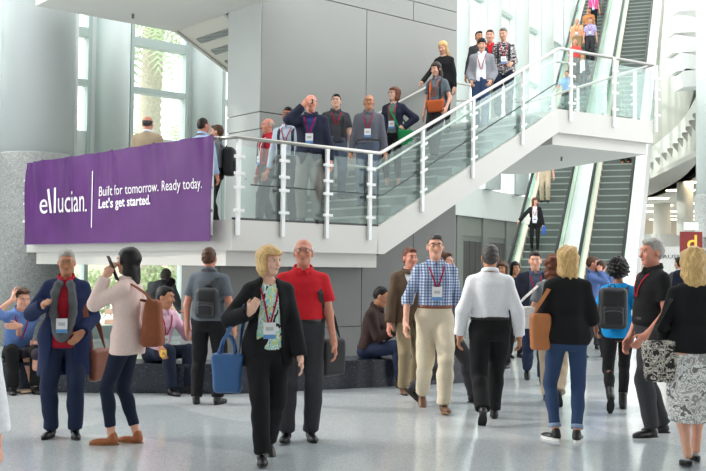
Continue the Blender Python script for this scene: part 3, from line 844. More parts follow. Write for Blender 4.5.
# ---- big round columns
def big_column(x, y, label, top=12):
    e = empty('round_column', (x, y, 0)); tag(e, label, 'column', kind='structure')
    cyl('base_drum', 0, 0, 0.70, 0, 3.50, CONC, e, 56)
    cyl('shaft', 0, 0, 0.655, 3.50, top, mat('column_cladding', rgb(208, 215, 214), 0.4, 0.0, var=0.02, scale=0.8), e, 56)
    cyl('joint_ring', 0, 0, 0.66, 3.485, 3.53, mat('column_joint', rgb(170, 176, 174), 0.5), e, 56)
    return e
big_column(-5.95, 18.3, 'thick round column with speckled precast lower drum behind the purple banner')
big_column(9.80, 26.0, 'thick round column with speckled lower drum beside the red letter sign')
cyl_ = cyl('round_pipe_column', atY(69, 200, 19.0)[0], 19.0, 0.125, 0, 12, mat('pipe_cladding', rgb(214, 220, 218), 0.35, 0.2, var=0.02), None, 24)
tag(cyl_, 'slim pale pipe column close behind the thick round column', 'column', kind='structure')

# ---- core wall between the stair flights, panelled
CO0, CO1 = 3.0, 4.0
tc0, tc1 = t_at(258, CO0), t_at(455, CO0)
cw = rbx('wall_core', tc0+0.02, tc1-0.02, CO0+0.02, CO1-0.02, 0, 10, JOINT, None); tag(cw, 'tall grey panelled wall between the stair flights', 'wall', kind='structure')
tv = t_at(364, CO0); tv2 = t_at(311, CO0); tv3 = t_at(411, CO0); G = 0.008
rows = [(0, 3.83, [tc0, tv, tc1]), (3.83, 4.12, [tc0, tv, tc1]), (4.12, 6.30, [tc0, tv, tc1]), (6.30, 6.68, [tc0, tv2, tv3, tc1]), (6.68, 10, [tc0, tv2+0.7, tc1])]
for z0, z1, ts in rows:
    for a, b in zip(ts[:-1], ts[1:]):
        rbx('panel', a+G, b-G, CO0-0.012, CO0+0.03, z0+G, z1-G, GREYWALL, cw)
    rbx('panel', tc0-0.012, tc0+0.03, CO0, CO1, z0+G, z1-G, LITWALL, cw)  # left face painted lighter for the light falling on it
    rbx('panel', tc1-0.03, tc1+0.012, CO0, CO1, z0+G, z1-G, GREYWALL, cw)

# ---- wall under the stair
uw = empty('wall_understair'); tag(uw, 'mid grey panelled wall under the stair', 'wall', kind='structure')
tu0, tuv, tu1 = 0.05, t_at(362, 0.35), t_at(455, 0.35)
def under(t): return Z1-0.60 if t < T0+0.1 else Z1-0.46+(t-T0)*SLOPE-0.06
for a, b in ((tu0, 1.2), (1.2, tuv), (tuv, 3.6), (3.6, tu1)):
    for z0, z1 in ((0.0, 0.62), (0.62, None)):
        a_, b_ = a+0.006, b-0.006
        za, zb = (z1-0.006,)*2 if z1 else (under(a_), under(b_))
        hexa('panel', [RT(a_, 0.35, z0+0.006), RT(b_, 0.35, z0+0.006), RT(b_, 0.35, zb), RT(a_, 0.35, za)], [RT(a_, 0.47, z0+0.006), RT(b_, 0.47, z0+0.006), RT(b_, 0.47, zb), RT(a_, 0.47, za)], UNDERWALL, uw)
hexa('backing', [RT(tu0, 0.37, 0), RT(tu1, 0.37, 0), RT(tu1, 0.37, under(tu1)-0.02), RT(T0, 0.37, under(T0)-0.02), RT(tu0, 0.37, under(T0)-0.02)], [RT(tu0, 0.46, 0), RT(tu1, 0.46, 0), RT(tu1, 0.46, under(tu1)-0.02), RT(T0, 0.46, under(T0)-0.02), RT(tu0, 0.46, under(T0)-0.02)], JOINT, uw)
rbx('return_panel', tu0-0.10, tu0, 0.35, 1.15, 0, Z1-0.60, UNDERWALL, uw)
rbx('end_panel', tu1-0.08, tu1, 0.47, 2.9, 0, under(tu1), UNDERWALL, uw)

# ---- the staircase: lower landing, flight, upper landing, second flight
st = empty('staircase'); tag(st, 'white staircase with two landings and pale fascia', 'staircase')
U3 = atz(653, 121.5, Z2)[:2]
V3 = np.array([4.05, 22.6]); W3 = np.array([2.3, 22.5])
LAND = [A0, B0, RT(T0, 0, 0)[:2], RT(T0, CO0, 0)[:2], RT(tc0, CO0, 0)[:2], RT(tc0, CO1, 0)[:2], RT(tc0+0.2, WIN_O-0.3, 0)[:2], RT(0.4, WIN_O-0.3, 0)[:2], L1]
prism('landing_slab', LAND, Z1-0.40, Z1, STAIRW, st)
def inset(poly, d):
    c = np.mean(poly, 0); return [np.array(p)+(c-np.array(p))/np.linalg.norm(c-np.array(p))*d for p in poly]
LF = [RT(-0.02, 0.10, 0)[:2], RT(T0+0.06, 0.10, 0)[:2], RT(T0+0.06, CO0, 0)[:2], RT(tc0, WIN_O-0.5, 0)[:2], RT(0.6, WIN_O-0.5, 0)[:2], L1+np.array([0.16, 0.0])]
prism('landing_soffit', LF, Z1-0.60, Z1-0.40, STAIRW, st)
UP = [S0, U3, V3, W3, RT(tc1+0.25, CO1+1.9, 0)[:2], RT(T1, CO1+1.9, 0)[:2]]
prism('landing_slab', UP, Z2-0.41, Z2, STAIRW, st)
UPS = [S0+np.array([0.02, 0.14])-D1*0.15, U3+np.array([-0.10, 0.06]), V3+np.array([-0.10, -0.1]), W3, RT(T1-0.15, CO1, 0)[:2]]
prism('landing_soffit', UPS, Z2-0.62, Z2-0.41, STAIRW, st)
NST = 13; RISE = (Z2-Z1)/NST; RUN = (T1-T0)/NST
# closed stringer plate along the open side
hexa('stringer', [RT(T0, 0, Z1), RT(T1, 0, Z2), RT(T1, 0, Z2-0.41), RT(T0+0.12, 0, Z1-0.40), RT(T0-0.02, 0, Z1-0.40)], [RT(T0, 0.08, Z1), RT(T1, 0.08, Z2), RT(T1, 0.08, Z2-0.41), RT(T0+0.12, 0.08, Z1-0.40), RT(T0-0.02, 0.08, Z1-0.40)], STAIRW, st)
hexa('underside', [RT(T0+0.12, 0.08, Z1-0.40), RT(T1, 0.08, Z2-0.41), RT(T1, CO0, Z2-0.41), RT(T0+0.12, CO0, Z1-0.40)], [RT(T0+0.12, 0.08, Z1-0.30), RT(T1, 0.08, Z2-0.31), RT(T1, CO0, Z2-0.31), RT(T0+0.12, CO0, Z1-0.30)], STAIRW, st)
for i in range(NST-1):
    a = T0+i*RUN; z = Z1+(i+1)*RISE
    o = rbx('step', a+0.004, a+RUN+0.02, 0.08, CO0-0.02, z-RISE*0.98, z, TREAD, st)
    rbx('nosing', a, a+0.03, 0.09, CO0-0.03, z-0.03, z+0.002, NOSE, o)
# second flight rising back behind the core wall, with the landing above
O2a, O2b = CO1+0.1, CO1+1.9; TB0, TB1 = 2.5, T1
sl2 = (Z3-Z2)/(TB1-TB0); N2 = 13
hexa('stringer', [RT(TB0, O2b, Z3-0.02), RT(TB1, O2b, Z2), RT(TB1, O2b, Z2-0.45), RT(TB0, O2b, Z3-0.48)], [RT(TB0, O2b-0.08, Z3-0.02), RT(TB1, O2b-0.08, Z2), RT(TB1, O2b-0.08, Z2-0.45), RT(TB0, O2b-0.08, Z3-0.48)], STAIRW, st)
hexa('stringer', [RT(TB0, O2a, Z3-0.02), RT(TB1, O2a, Z2), RT(TB1, O2a, Z2-0.45), RT(TB0, O2a, Z3-0.48)], [RT(TB0, O2a+0.08, Z3-0.02), RT(TB1, O2a+0.08, Z2), RT(TB1, O2a+0.08, Z2-0.45), RT(TB0, O2a+0.08, Z3-0.48)], STAIRW, st)
def perf():
    k = NT('perforated_grille'); ck = k.n('ShaderNodeTexChecker'); ck.inputs['Scale'].default_value = 30; k.l(k.obj(), ck.inputs['Vector'])
    ck.inputs['Color1'].default_value = (*rgb(118, 124, 120), 1); ck.inputs['Color2'].default_value = (*rgb(170, 174, 170), 1); k.l(ck.outputs['Color'], k.b.inputs['Base Color']); return k.m
PERF = perf()
CREAM = mat('stair_soffit_cream', rgb(238, 234, 222), 0.6, var=0.01)
hexa('sloped_soffit', [RT(TB0, O2a, Z3-0.44), RT(TB1, O2a, Z2-0.41), RT(TB1, O2b, Z2-0.41), RT(TB0, O2b, Z3-0.44)], [RT(TB0, O2a, Z3-0.36), RT(TB1, O2a, Z2-0.33), RT(TB1, O2b, Z2-0.33), RT(TB0, O2b, Z3-0.36)], CREAM, st)
for i in range(1, 12):
    a = TB0+i*(TB1-TB0)/13; z = Z3-0.44-(a-TB0)*sl2
    hexa('grille_slot', [RT(a, O2a+0.08, z-0.02), RT(a+0.12, O2a+0.08, z-0.02-0.12*sl2), RT(a+0.12, O2b-0.28, z-0.02-0.12*sl2), RT(a, O2b-0.28, z-0.02)], [RT(a, O2a+0.08, z+0.04), RT(a+0.12, O2a+0.08, z+0.04-0.12*sl2), RT(a+0.12, O2b-0.28, z+0.04-0.12*sl2), RT(a, O2b-0.28, z+0.04)], PERF, st)
for i in range(N2-1):
    a = TB0+i*(TB1-TB0)/N2; z = Z3-(i+1)*(Z3-Z2)/N2
    rbx('open_tread', a-0.02, a+0.30, O2a+0.08, O2b-0.08, z-0.05, z, PERF, st)
    o = rbx('riser_grille', a-0.012, a+0.012, O2a+0.08, O2b-0.08, z+0.01, z+0.09, PERF, st)
SOF = [RT(-0.25, O2b, 0)[:2], RT(2.5, O2b, 0)[:2], RT(2.5, CO1, 0)[:2], RT(tc0, CO1, 0)[:2], RT(tc0, CO0, 0)[:2], RT(tc0, -0.2, 0)[:2], RT(-0.25, -0.2, 0)[:2]]
prism('upper_landing', SOF, Z3-0.48, Z3, mat('soffit_white', rgb(232, 231, 226), 0.6, var=0.01), st)
sp = RT(2.1, 3.2, Z3-0.48)
cyl('sprinkler_head', *atz(133, 14, Z3-0.48)[:2], 0.025, Z3-0.56, Z3-0.47, BOLT, st, 12)
cyl('sprinkler_head', *atz(561.5, 157, Z2-0.62)[:2], 0.02, Z2-0.70, Z2-0.61, BOLT, st, 12)

# ---- railings
def railing(name, label, pts, posts, group, panes=True, inner=None, zdrop=0.2, hgt=1.07, side=1):
    """pts: floor-edge polyline (3-D); posts: list of (polyline parameter point, slope, tangent)"""
    e = empty(name); tag(e, label, 'railing', group); return e
def post_mesh(drop, h):
    bm = bmesh.new(); bm_box(bm, -0.026, 0.026, -0.020, 0.020, -drop, h-0.02)
    return bm
POSTME = None
def add_post(parent, p, tang, slope, drop=0.20, h=1.05):
    """upright bar with four glass clamps; tang = plan direction of the rail"""
    global POSTME
    ang = math.atan2(tang[1], tang[0])
    o = bm_obj('post', post_mesh(drop, h), POST, parent, loc=tuple(p), rot=(0, 0, ang))
    for zc in (0.20, 0.50, 0.68, 0.90):
        bm = bmesh.new(); bm_box(bm, -0.085, 0.085, -0.034, -0.021, -0.019, 0.019)
        for sx in (-0.065, 0.065):
            bmesh.ops.create_cone(bm, cap_ends=True, segments=8, radius1=0.010, radius2=0.010, depth=0.012, matrix=Matrix.Translation((sx, -0.038, 0))@Matrix.Rotation(math.pi/2, 4, 'X'))
        bm_obj('clamp', bm, POST, o, loc=(0, 0, zc-0.08), rot=(0, -math.atan(slope), 0))
    bm = bmesh.new(); bm_box(bm, -0.035, 0.035, -0.015, 0.015, 0, 0.045); bm_obj('bracket', bm, POST, o, loc=(0, 0, h-0.03))
    return o
def pane3(parent, a, b, z0a, z1a, z0b, z1b, th=0.014):
    a, b = np.array(a[:2]), np.array(b[:2]); t = (b-a)/np.linalg.norm(b-a); n = np.array([-t[1], t[0]])*th
    q = lambda p, z: np.array([p[0], p[1], z])
    return hexa('glass_panel', [q(a, z0a), q(b, z0b), q(b, z1b), q(a, z1a)], [q(a+n, z0a), q(b+n, z0b), q(b+n, z1b), q(a+n, z1a)], GLASS, parent)
RH = 1.07
# front railing: landing edge, then up the flight, then the upper landing edge
fr = empty('glass_railing'); tag(fr, 'long glass railing with steel handrail along the stair and both landings', 'railing')
tp = [t_at(x, 0) for x in (236, 281, 325, 368)]
pf = []
for t in tp: pf.append((RT(t, -0.03, Z1), D1, 0.0))
for x in (420.5, 471, 520.7):
    t = t_at(x, 0); pf.append((RT(t, -0.03, Z1+(t-T0)*SLOPE), D1, SLOPE))
D2 = (U3-S0)/np.linalg.norm(U3-S0); N2v = np.array([-D2[1], D2[0]])
for x in (569.5, 613, 655):
    r = ray(x, 120); k = r[0]/r[1]; s = (k*S0[1]-S0[0])/(D2[0]-k*D2[1]); p = S0+D2*s-N2v*0.03
    pf.append((np.array([p[0], p[1], Z2]), D2, 0.0))
for p, tg, sl in pf: add_post(fr, p, tg, sl)
q3 = lambda p2, z: (float(p2[0]), float(p2[1]), float(z))
hr = [q3(A0-N1*0.02, Z1+RH), RT(0.0, -0.03, Z1+RH), RT(T0-0.02, -0.03, Z1+RH), RT(T0+0.05, -0.03, Z1+RH+0.03), RT(T1-0.05, -0.03, Z2+RH-0.02), q3(S0+D2*0.05, Z2+RH), q3(U3, Z2+RH)]
tube('handrail', [tuple(map(float, p)) for p in hr], 0.028, STEEL, fr, 10)
hr2 = [RT(tp[3]-0.32, 0.10, Z1+0.86), RT(T0+0.05, 0.10, Z1+0.86), RT(T1-0.05, 0.10, Z2+0.84), q3(S0+D2*0.1+N2v*0.1, Z2+0.86), q3(S0+D2*0.5+N2v*0.1, Z2+0.86)]
tube('inner_handrail', [tuple(map(float, p)) for p in hr2], 0.021, STEEL, fr, 10)
dk = [RT(0.3, 0.02, Z1+0.47), RT(T0+0.1, 0.02, Z1+0.47), RT(T1, 0.02, Z2+0.47)]
tube('glass_edge_trim', [tuple(map(float, p)) for p in dk], 0.010, DARKLINE, fr, 6)
rbx('glass_shoe', 0.02, T0, 0.0, 0.035, Z1, Z1+0.03, DARKLINE, fr)
def zf(t): return Z1 if t <= T0 else Z1+(t-T0)*SLOPE
ts = [0.03]+tp+[T0]+[t_at(x, 0) for x in (420.5, 471, 520.7)]+[T1-0.02]
for a, b in zip(ts[:-1], ts[1:]):
    if b-a < 0.06: continue
    a_, b_ = a+0.012, b-0.012
    pane3(fr, RT(a_, 0.012, 0), RT(b_, 0.012, 0), zf(a_)+0.03, zf(a_)+0.97, zf(b_)+0.03, zf(b_)+0.97)
us = [S0+D2*s for s in (0.03, (pf[7][0][:2]-S0)@D2, (pf[8][0][:2]-S0)@D2, (pf[9][0][:2]-S0)@D2)]
for a, b in zip(us[:-1], us[1:]):
    pane3(fr, a+D2*0.012+N2v*0.02, b-D2*0.012+N2v*0.02, Z2+0.03, Z2+0.97, Z2+0.03, Z2+0.97)
# bannered edge railing
lr = empty('glass_railing'); tag(lr, 'glass railing carrying the purple banner along the landing edge', 'railing')
DL = (L1-A0)/np.linalg.norm(L1-A0); LL = float(np.linalg.norm(L1-A0)); NL = np.array([DL[1], -DL[0]])
if NL[1] < 0: NL = -NL
for s in (0.03, 0.25*LL, 0.5*LL, 0.75*LL, LL-0.03):
    p = A0+DL*s-NL*0.03; add_post(lr, q3(p, Z1), -DL, 0.0)
tube('handrail', [q3(A0-NL*0.03-DL*0.1, Z1+RH), q3(L1-NL*0.03, Z1+RH)], 0.028, STEEL, lr, 10)
for i in range(4):
    a, b = A0+DL*(0.25*i*LL+0.05), A0+DL*(0.25*(i+1)*LL-0.05); pane3(lr, a+NL*0.02, b+NL*0.02, Z1+0.03, Z1+0.97, Z1+0.03, Z1+0.97)
# end railing of the upper landing
er = empty('glass_railing'); tag(er, 'glass railing across the far end of the upper landing before the escalators', 'railing')
DE = (V3-U3)/np.linalg.norm(V3-U3); LE = float(np.linalg.norm(V3-U3)); NE = np.array([-DE[1], DE[0]])
for s in np.linspace(0.55, LE-0.05, 5): add_post(er, q3(U3+DE*s, Z2), -DE, 0.0, 0.1)
for s in np.linspace(0.6, 1.5, 3): add_post(er, q3(V3+(W3-V3)*s/1.75, Z2), (1, 0), 0.0, 0.1)
tube('handrail', [q3(U3, Z2+RH), q3(V3, Z2+RH), q3(W3, Z2+RH)], 0.028, STEEL, er, 10)
cuts = np.linspace(0.05, LE-0.05, 6)
for a, b in zip(cuts[:-1], cuts[1:]): pane3(er, U3+DE*(a+0.02), U3+DE*(b-0.02), Z2+0.03, Z2+0.97, Z2+0.03, Z2+0.97)
pane3(er, V3+(W3-V3)*0.05, V3+(W3-V3)*0.95, Z2+0.03, Z2+0.97, Z2+0.03, Z2+0.97)
# handrail on the core wall
wr_ = empty('wall_handrail'); tag(wr_, 'steel handrail fixed to the grey core wall above the steps', 'handrail')
tube('rail', [tuple(map(float, RT(t, CO0-0.09, zf(t)+0.92))) for t in (tc0+0.6, T0, T1)]+[tuple(map(float, RT(tc1+0.6, CO0-0.09, Z2+0.92)))], 0.022, STEEL, wr_, 8)
for t in (tc0+0.8, 2.2, 3.6, 5.0, 6.4):
    tube('bracket', [tuple(map(float, RT(t, CO0-0.09, zf(t)+0.90))), tuple(map(float, RT(t, CO0-0.09, zf(t)+0.85))), tuple(map(float, RT(t, CO0-0.012, zf(t)+0.85)))], 0.010, STEEL, wr_, 6)

# ---- bench of dark granite
be = empty('granite_bench'); tag(be, 'long low dark granite bench below the landing', 'bench')
bp = [(-7.6, 11.62), (-3.4, 11.42), (-1.35, 11.45), (1.75, 12.95)]
def offs(i, d):
    P_ = [np.array(p) for p in bp]
    ta = P_[i]-P_[i-1] if i > 0 else P_[1]-P_[0]; tb = P_[i+1]-P_[i] if i < len(P_)-1 else ta
    n = unit(np.array([-(unit(ta)+unit(tb))[1], (unit(ta)+unit(tb))[0]])); return P_[i]+n*d
for i in range(len(bp)-1):
    quad = [np.array(bp[i]), np.array(bp[i+1]), offs(i+1, 0.55), offs(i, 0.55)]
    prism('body', quad, 0, 0.305, GRANITE, be)
    quad = [offs(i, -0.02), offs(i+1, -0.02), offs(i+1, 0.55), offs(i, 0.55)]
    prism('seat_slab', quad, 0.305, 0.345, GRANITE, be)
# ================================================================ escalators and the far hall
EAZ = math.radians(20); EA = np.array([math.sin(EAZ), math.cos(EAZ)]); EN = np.array([math.cos(EAZ), -math.sin(EAZ)])
ES = 0.75; PITCH = 0.30
EB = None
def esc_base():
    # left handrail seen at (512, 247) with height .95 above the incline, 25.5 m away
    p = atY(512, 247, 28.1); s = (p[2]-0.98)/ES; return p[:2]-EA*s
EB = esc_base()
def EP(s, x, z): p = EB+EA*s+EN*x; return np.array([p[0], p[1], z])
ESC = [(0.0, 1.22), (1.84, 1.22)]       # lateral start, handrail-to-handrail width
GL2 = glass('escalator_glass', (0.82, 0.93, 0.90), 0.08)
SKIRT = mat('escalator_skirt', rgb(222, 214, 196), 0.4, 0.3, var=0.03)
SMAX = 22.0
def esc(x0, wd, label, s0=0.0):
    e = empty('escalator'); tag(e, label, 'escalator', 'escalators behind the stair')
    n = int(SMAX/PITCH)
    base = None
    for i in range(n):
        s = s0+i*PITCH; z = s*ES+0.23
        if base is None:
            bm = bmesh.new(); a = wd-0.30
            P_ = [(0.15, 0, -0.30), (0.15+a, 0, -0.30), (0.15+a, 0, 0), (0.15, 0, 0)]
            f = [bm.verts.new((p[0], 0, p[2])) for p in P_]; b = [bm.verts.new((p[0], PITCH+0.02, p[2])) for p in P_]
            fr_ = bm.faces.new(f); top_ = bm.faces.new([f[3], f[2], b[2], b[3]]); bm.faces.new(b[::-1]); bm.faces.new([f[0], b[0], b[1], f[1]]); bm.faces.new([f[1], b[1], b[2], f[2]]); bm.faces.new([f[0], f[3], b[3], b[0]])
            fr_.material_index = 1
            o = bm_obj('step', bm, [STEPM, STEPR], e, loc=tuple(EP(s, x0, z)), rot=(0, 0, -EAZ)); base = o
        else:
            o = dup(base, e, tuple(EP(s, x0, z)), (0, 0, -EAZ))
        if i == 0: nb = box('nosing', 0.15, wd-0.15, -0.012, 0.03, -0.035, 0.004, NOSE, o)
        else: dup(nb, o)
    L = s0+SMAX
    for sx, inw in ((0.0, 1), (wd, -1)):
        za, zb = s0*ES, L*ES
        hexa('skirt', [EP(s0, x0+sx, za-0.15), EP(L, x0+sx, zb-0.15), EP(L, x0+sx, zb+0.38), EP(s0, x0+sx, za+0.38)], [EP(s0, x0+sx+inw*0.15, za-0.15), EP(L, x0+sx+inw*0.15, zb-0.15), EP(L, x0+sx+inw*0.15, zb+0.30), EP(s0, x0+sx+inw*0.15, za+0.30)], SKIRT, e)
        for a in np.arange(s0, L-1e-6, 2.5):
            b = min(a+2.48, L)
            hexa('glass_panel', [EP(a, x0+sx+inw*0.03, a*ES+0.36), EP(b, x0+sx+inw*0.03, b*ES+0.36), EP(b, x0+sx+inw*0.03, b*ES+0.98), EP(a, x0+sx+inw*0.03, a*ES+0.98)], [EP(a, x0+sx+inw*0.045, a*ES+0.36), EP(b, x0+sx+inw*0.045, b*ES+0.36), EP(b, x0+sx+inw*0.045, b*ES+0.98), EP(a, x0+sx+inw*0.045, a*ES+0.98)], GL2, e)
        tube('handrail', [tuple(EP(s0, x0+sx+inw*0.035, za+1.0)), tuple(EP(L, x0+sx+inw*0.035, zb+1.0))], 0.045, RUBBER, e, 8)
        tube('rail_trim', [tuple(EP(s0, x0+sx+inw*0.035, za+0.945)), tuple(EP(L, x0+sx+inw*0.035, zb+0.945))], 0.022, STEEL, e, 6)
    hexa('truss', [EP(s0, x0, s0*ES-0.9), EP(L, x0, L*ES-0.9), EP(L, x0, L*ES-0.10), EP(s0, x0, s0*ES-0.10)], [EP(s0, x0+wd, s0*ES-0.9), EP(L, x0+wd, L*ES-0.9), EP(L, x0+wd, L*ES-0.10), EP(s0, x0+wd, s0*ES-0.10)], WHITE, e)
    # landing plate at the foot
    hexa('floor_plate', [EP(-1.6, x0+0.12, 0.0), EP(0.3, x0+0.12, 0.0), EP(0.3, x0+wd-0.12, 0.0), EP(-1.6, x0+wd-0.12, 0.0)], [EP(-1.6, x0+0.12, 0.02), EP(0.3, x0+0.12, 0.02), EP(0.3, x0+wd-0.12, 0.02), EP(-1.6, x0+wd-0.12, 0.02)], STEEL, e)
    return e
esc(0.0, 1.32, 'long escalator carrying people down beside the window wall')
esc(1.90, 1.24, 'long escalator with empty steps beside the white side wall')
sw_ = empty('wall_escalator_side'); tag(sw_, 'white inclined side wall along the empty escalator', 'wall', kind='structure')
zt = SMAX*ES
hexa('parapet', [EP(-0.5, 3.17, 0), EP(0.8, 3.17, 0), EP(SMAX, 3.17, zt-0.6), EP(SMAX, 3.17, zt+1.0), EP(-0.5, 3.17, 0.62)], [EP(-0.5, 3.48, 0), EP(0.8, 3.48, 0), EP(SMAX, 3.48, zt-0.6), EP(SMAX, 3.48, zt+0.95), EP(-0.5, 3.48, 0.57)], WHITE, sw_)
hexa('divider', [EP(-0.3, 1.34, 0), EP(0.4, 1.34, 0), EP(SMAX, 1.34, zt-0.3), EP(SMAX, 1.34, zt+0.42), EP(-0.3, 1.34, 0.20)], [EP(-0.3, 1.88, 0), EP(0.4, 1.88, 0), EP(SMAX, 1.88, zt-0.3), EP(SMAX, 1.88, zt+0.42), EP(-0.3, 1.88, 0.20)], mat('escalator_deck', rgb(196, 203, 197), 0.3, 0.2, var=0.03), sw_)

# ---- far window wall behind the escalators, receding
FD = np.array([0.515, 0.857]); FP = np.array([9.7, 46.0]); FN = np.array([-FD[1], FD[0]])
def FW(t, o, z): p = FP+FD*t+FN*o; return np.array([p[0], p[1], z])
def ft(px):
    k = ray(px, 200); k = k[0]/k[1]; return float((FP[0]-k*FP[1])/(k*FD[1]-FD[0]))
def fbx(name, t0, t1, o0, o1, z0, z1, m, parent):
    return hexa(name, [FW(t0, o0, z0), FW(t1, o0, z0), FW(t1, o1, z0), FW(t0, o1, z0)], [FW(t0, o0, z1), FW(t1, o0, z1), FW(t1, o1, z1), FW(t0, o1, z1)], m, parent)
fwall = empty('window_2'); tag(fwall, 'far tall window wall with white columns behind the escalators', 'window', kind='structure')
t_c = ft(488.5)
PIL = mat('far_column_cladding', rgb(226, 233, 231), 0.4, 0.1, var=0.01)
for i in range(-5, 8):
    a = t_c+i*3.0
    fbx('column', a-0.9, a-0.05, -0.25, 0.3, 4.6, 24, PIL, fwall)
    c = FW(a-0.5, -0.35, 0); cyl('column_front', c[0], c[1], 0.36, 4.6, 24, PIL, fwall, 20)
    for z in (7.2, 9.6, 12.0, 14.4, 16.8):
        fbx('transom', a-0.05, a+2.1, -0.12, 0.12, z-0.09, z+0.09, MULL, fwall)
    zz = [4.6, 7.2, 9.6, 12.0, 14.4, 16.8, 24]
    for z0, z1 in zip(zz[:-1], zz[1:]): fbx('pane', a-0.05, a+2.1, 0.0, 0.03, z0+0.09, z1-0.09, PANE, fwall)
lw_ = empty('wall_far'); tag(lw_, 'grey-green far wall with spandrel band and dark doors below the far windows', 'wall', kind='structure')
FG = mat('far_wall_green_grey', rgb(132, 138, 131), 0.6, var=0.04, scale=1); FDK = mat('far_door_dark', rgb(66, 68, 64), 0.5, var=0.05, scale=2)
ta, tb = ft(395), ft(600)
fbx('spandrel', ta, tb, -0.10, 0.3, 3.48, 4.62, SPAN, lw_)
fbx('backing', ta, tb, 0.10, 0.4, 0, 3.48, FG, lw_)
x = ta
while x < tb:
    fbx('pier', x, x+0.55, -0.02, 0.12, 0, 3.48, mat('far_pier', rgb(132, 138, 132), 0.6, var=0.03), lw_)
    fbx('panel', x+0.62, x+2.35, 0.04, 0.12, 2.75, 3.48, FG, lw_)
    for j in range(3): fbx('door', x+0.66+j*0.56, x+0.66+j*0.56+0.53, 0.03, 0.12, 0.02, 2.55, FDK, lw_)
    x += 2.4
fbx('soffit_band', ta, tb, -0.05, 0.12, 3.58, 3.48, mat('far_band', rgb(120, 126, 120), 0.6), lw_)

# ---- curved white balcony and the far hall under it
def curve_plan(pix, z):
    return [atz(x_, y_, z)[:2] for x_, y_ in pix]
ZB0, ZB1 = 5.5, 8.0
pl = curve_plan([(632, 200), (650, 195), (664, 188.5), (676, 182), (686, 174.5), (694, 166), (702, 156), (712, 142), (724, 124)], ZB0)
def smooth(pl_, n=6):
    P_ = np.array(pl_); out = []
    for i in range(len(P_)-1):
        p0, p1, p2, p3 = P_[max(i-1, 0)], P_[i], P_[i+1], P_[min(i+2, len(P_)-1)]
        for j in range(n):
            t = j/n; out.append(0.5*((2*p1)+(-p0+p2)*t+(2*p0-5*p1+4*p2-p3)*t*t+(-p0+3*p1-3*p2+p3)*t**3))
    out.append(P_[-1]); return out
pl = smooth(pl)
cb = empty('wall_balcony'); tag(cb, 'curved white balcony parapet sweeping over the far hall', 'wall', kind='structure')
def ribbon(name, pl_, z0, z1, th, m, parent=None, zoff=0.0):
    V, Fc = [], []; n = len(pl_)
    for i in range(n):
        t = pl_[min(i+1, n-1)]-pl_[max(i-1, 0)]; t = t/np.linalg.norm(t); nn = np.array([t[1], -t[0]])
        if nn[0] < 0: nn = -nn
        p = pl_[i]; q = p+nn*th
        V += [(p[0], p[1], z0), (p[0]+zoff*nn[0], p[1]+zoff*nn[1], z1), (q[0]+zoff*nn[0], q[1]+zoff*nn[1], z1), (q[0], q[1], z0)]
    for i in range(n-1):
        for k in range(4): Fc.append((i*4+k, i*4+4+k, i*4+4+(k+1) % 4, i*4+(k+1) % 4))
    return mobj(name, V, Fc, m, parent, True)
ribbon('parapet', pl, ZB0, ZB1, 0.5, mat('balcony_white', rgb(214, 213, 204), 0.6, var=0.015, scale=1), cb)
pu = smooth(curve_plan([(628, 156), (640, 153), (655, 149), (672, 138), (684, 121), (691, 102), (695, 82), (698, 58)], 8.3))
ribbon('upper_parapet', pu, 8.3, 16.0, 0.4, mat('balcony_upper', rgb(212, 211, 203), 0.6, var=0.015, scale=1), cb)
ribbon('shadow_gap', pu, 8.2, 8.3, 0.5, JOINT, cb)
for i in range(4, len(pl)-10, 3):
    p = pl[i]; t = pl[i+1]-p; t = t/np.linalg.norm(t); nn = np.array([-t[1], t[0]]); nn = -nn if nn[0] > 0 else nn
    a, b = p+nn*0.0, p+nn*0.22
    q = lambda v, dz: (v[0], v[1], dz)
    tr = [q(a-t*0.2, 7.15), q(a+t*0.2, 7.15), q(a, 6.75)]; tr2 = [q(b-t*0.2, 7.15), q(b+t*0.2, 7.15), q(b+t*0.0, 7.05)]
    hexa('wall_light', tr, tr2, mat('wall_light_grey', rgb(176, 176, 170), 0.5), cb)
# hall ceiling with linear lamps
hc_ = mobj('ceiling', [(pl[0][0]-1, pl[0][1]+3, 5.5), (pl[-1][0]+1, pl[-1][1], 5.5), (52, 40, 5.5), (52, 90, 5.5), (pl[0][0]+2, 90, 5.5)]+[(pl[0][0]-1, pl[0][1]+3, 5.7), (pl[-1][0]+1, pl[-1][1], 5.7), (52, 40, 5.7), (52, 90, 5.7), (pl[0][0]+2, 90, 5.7)], [(0, 1, 2, 3, 4), (9, 8, 7, 6, 5), (0, 5, 6, 1), (1, 6, 7, 2), (2, 7, 8, 3), (3, 8, 9, 4), (4, 9, 5, 0)], mat('hall_ceiling', rgb(222, 219, 210), 0.8))
tag(hc_, 'low grey ceiling of the far hall', 'ceiling', kind='structure')
LAMP = emit('warm_linear_lamp', (1.0, 0.80, 0.52), 5.0)
for i, (y_, x0_, x1_) in enumerate([(183, 684, 704), (191, 667, 694), (199, 649, 668), (204, 683, 706), (206, 646, 672), (212, 646, 700), (216.5, 664, 706), (220, 650, 700), (224, 655, 706), (228, 646, 706)]):
    a, b = atz(x0_, y_, 5.44), atz(x1_, y_, 5.44)
    o = hexa('linear_ceiling_lamp', [a+[0, -0.16, 0], b+[0, -0.16, 0], b+[0, 0.16, 0], a+[0, 0.16, 0]], [a+[0, -0.16, 0.06], b+[0, -0.16, 0.06], b+[0, 0.16, 0.06], a+[0, 0.16, 0.06]], LAMP)
    tag(o, 'warm glowing linear lamp in the far hall ceiling', 'lamp', 'linear lamps in the far hall')
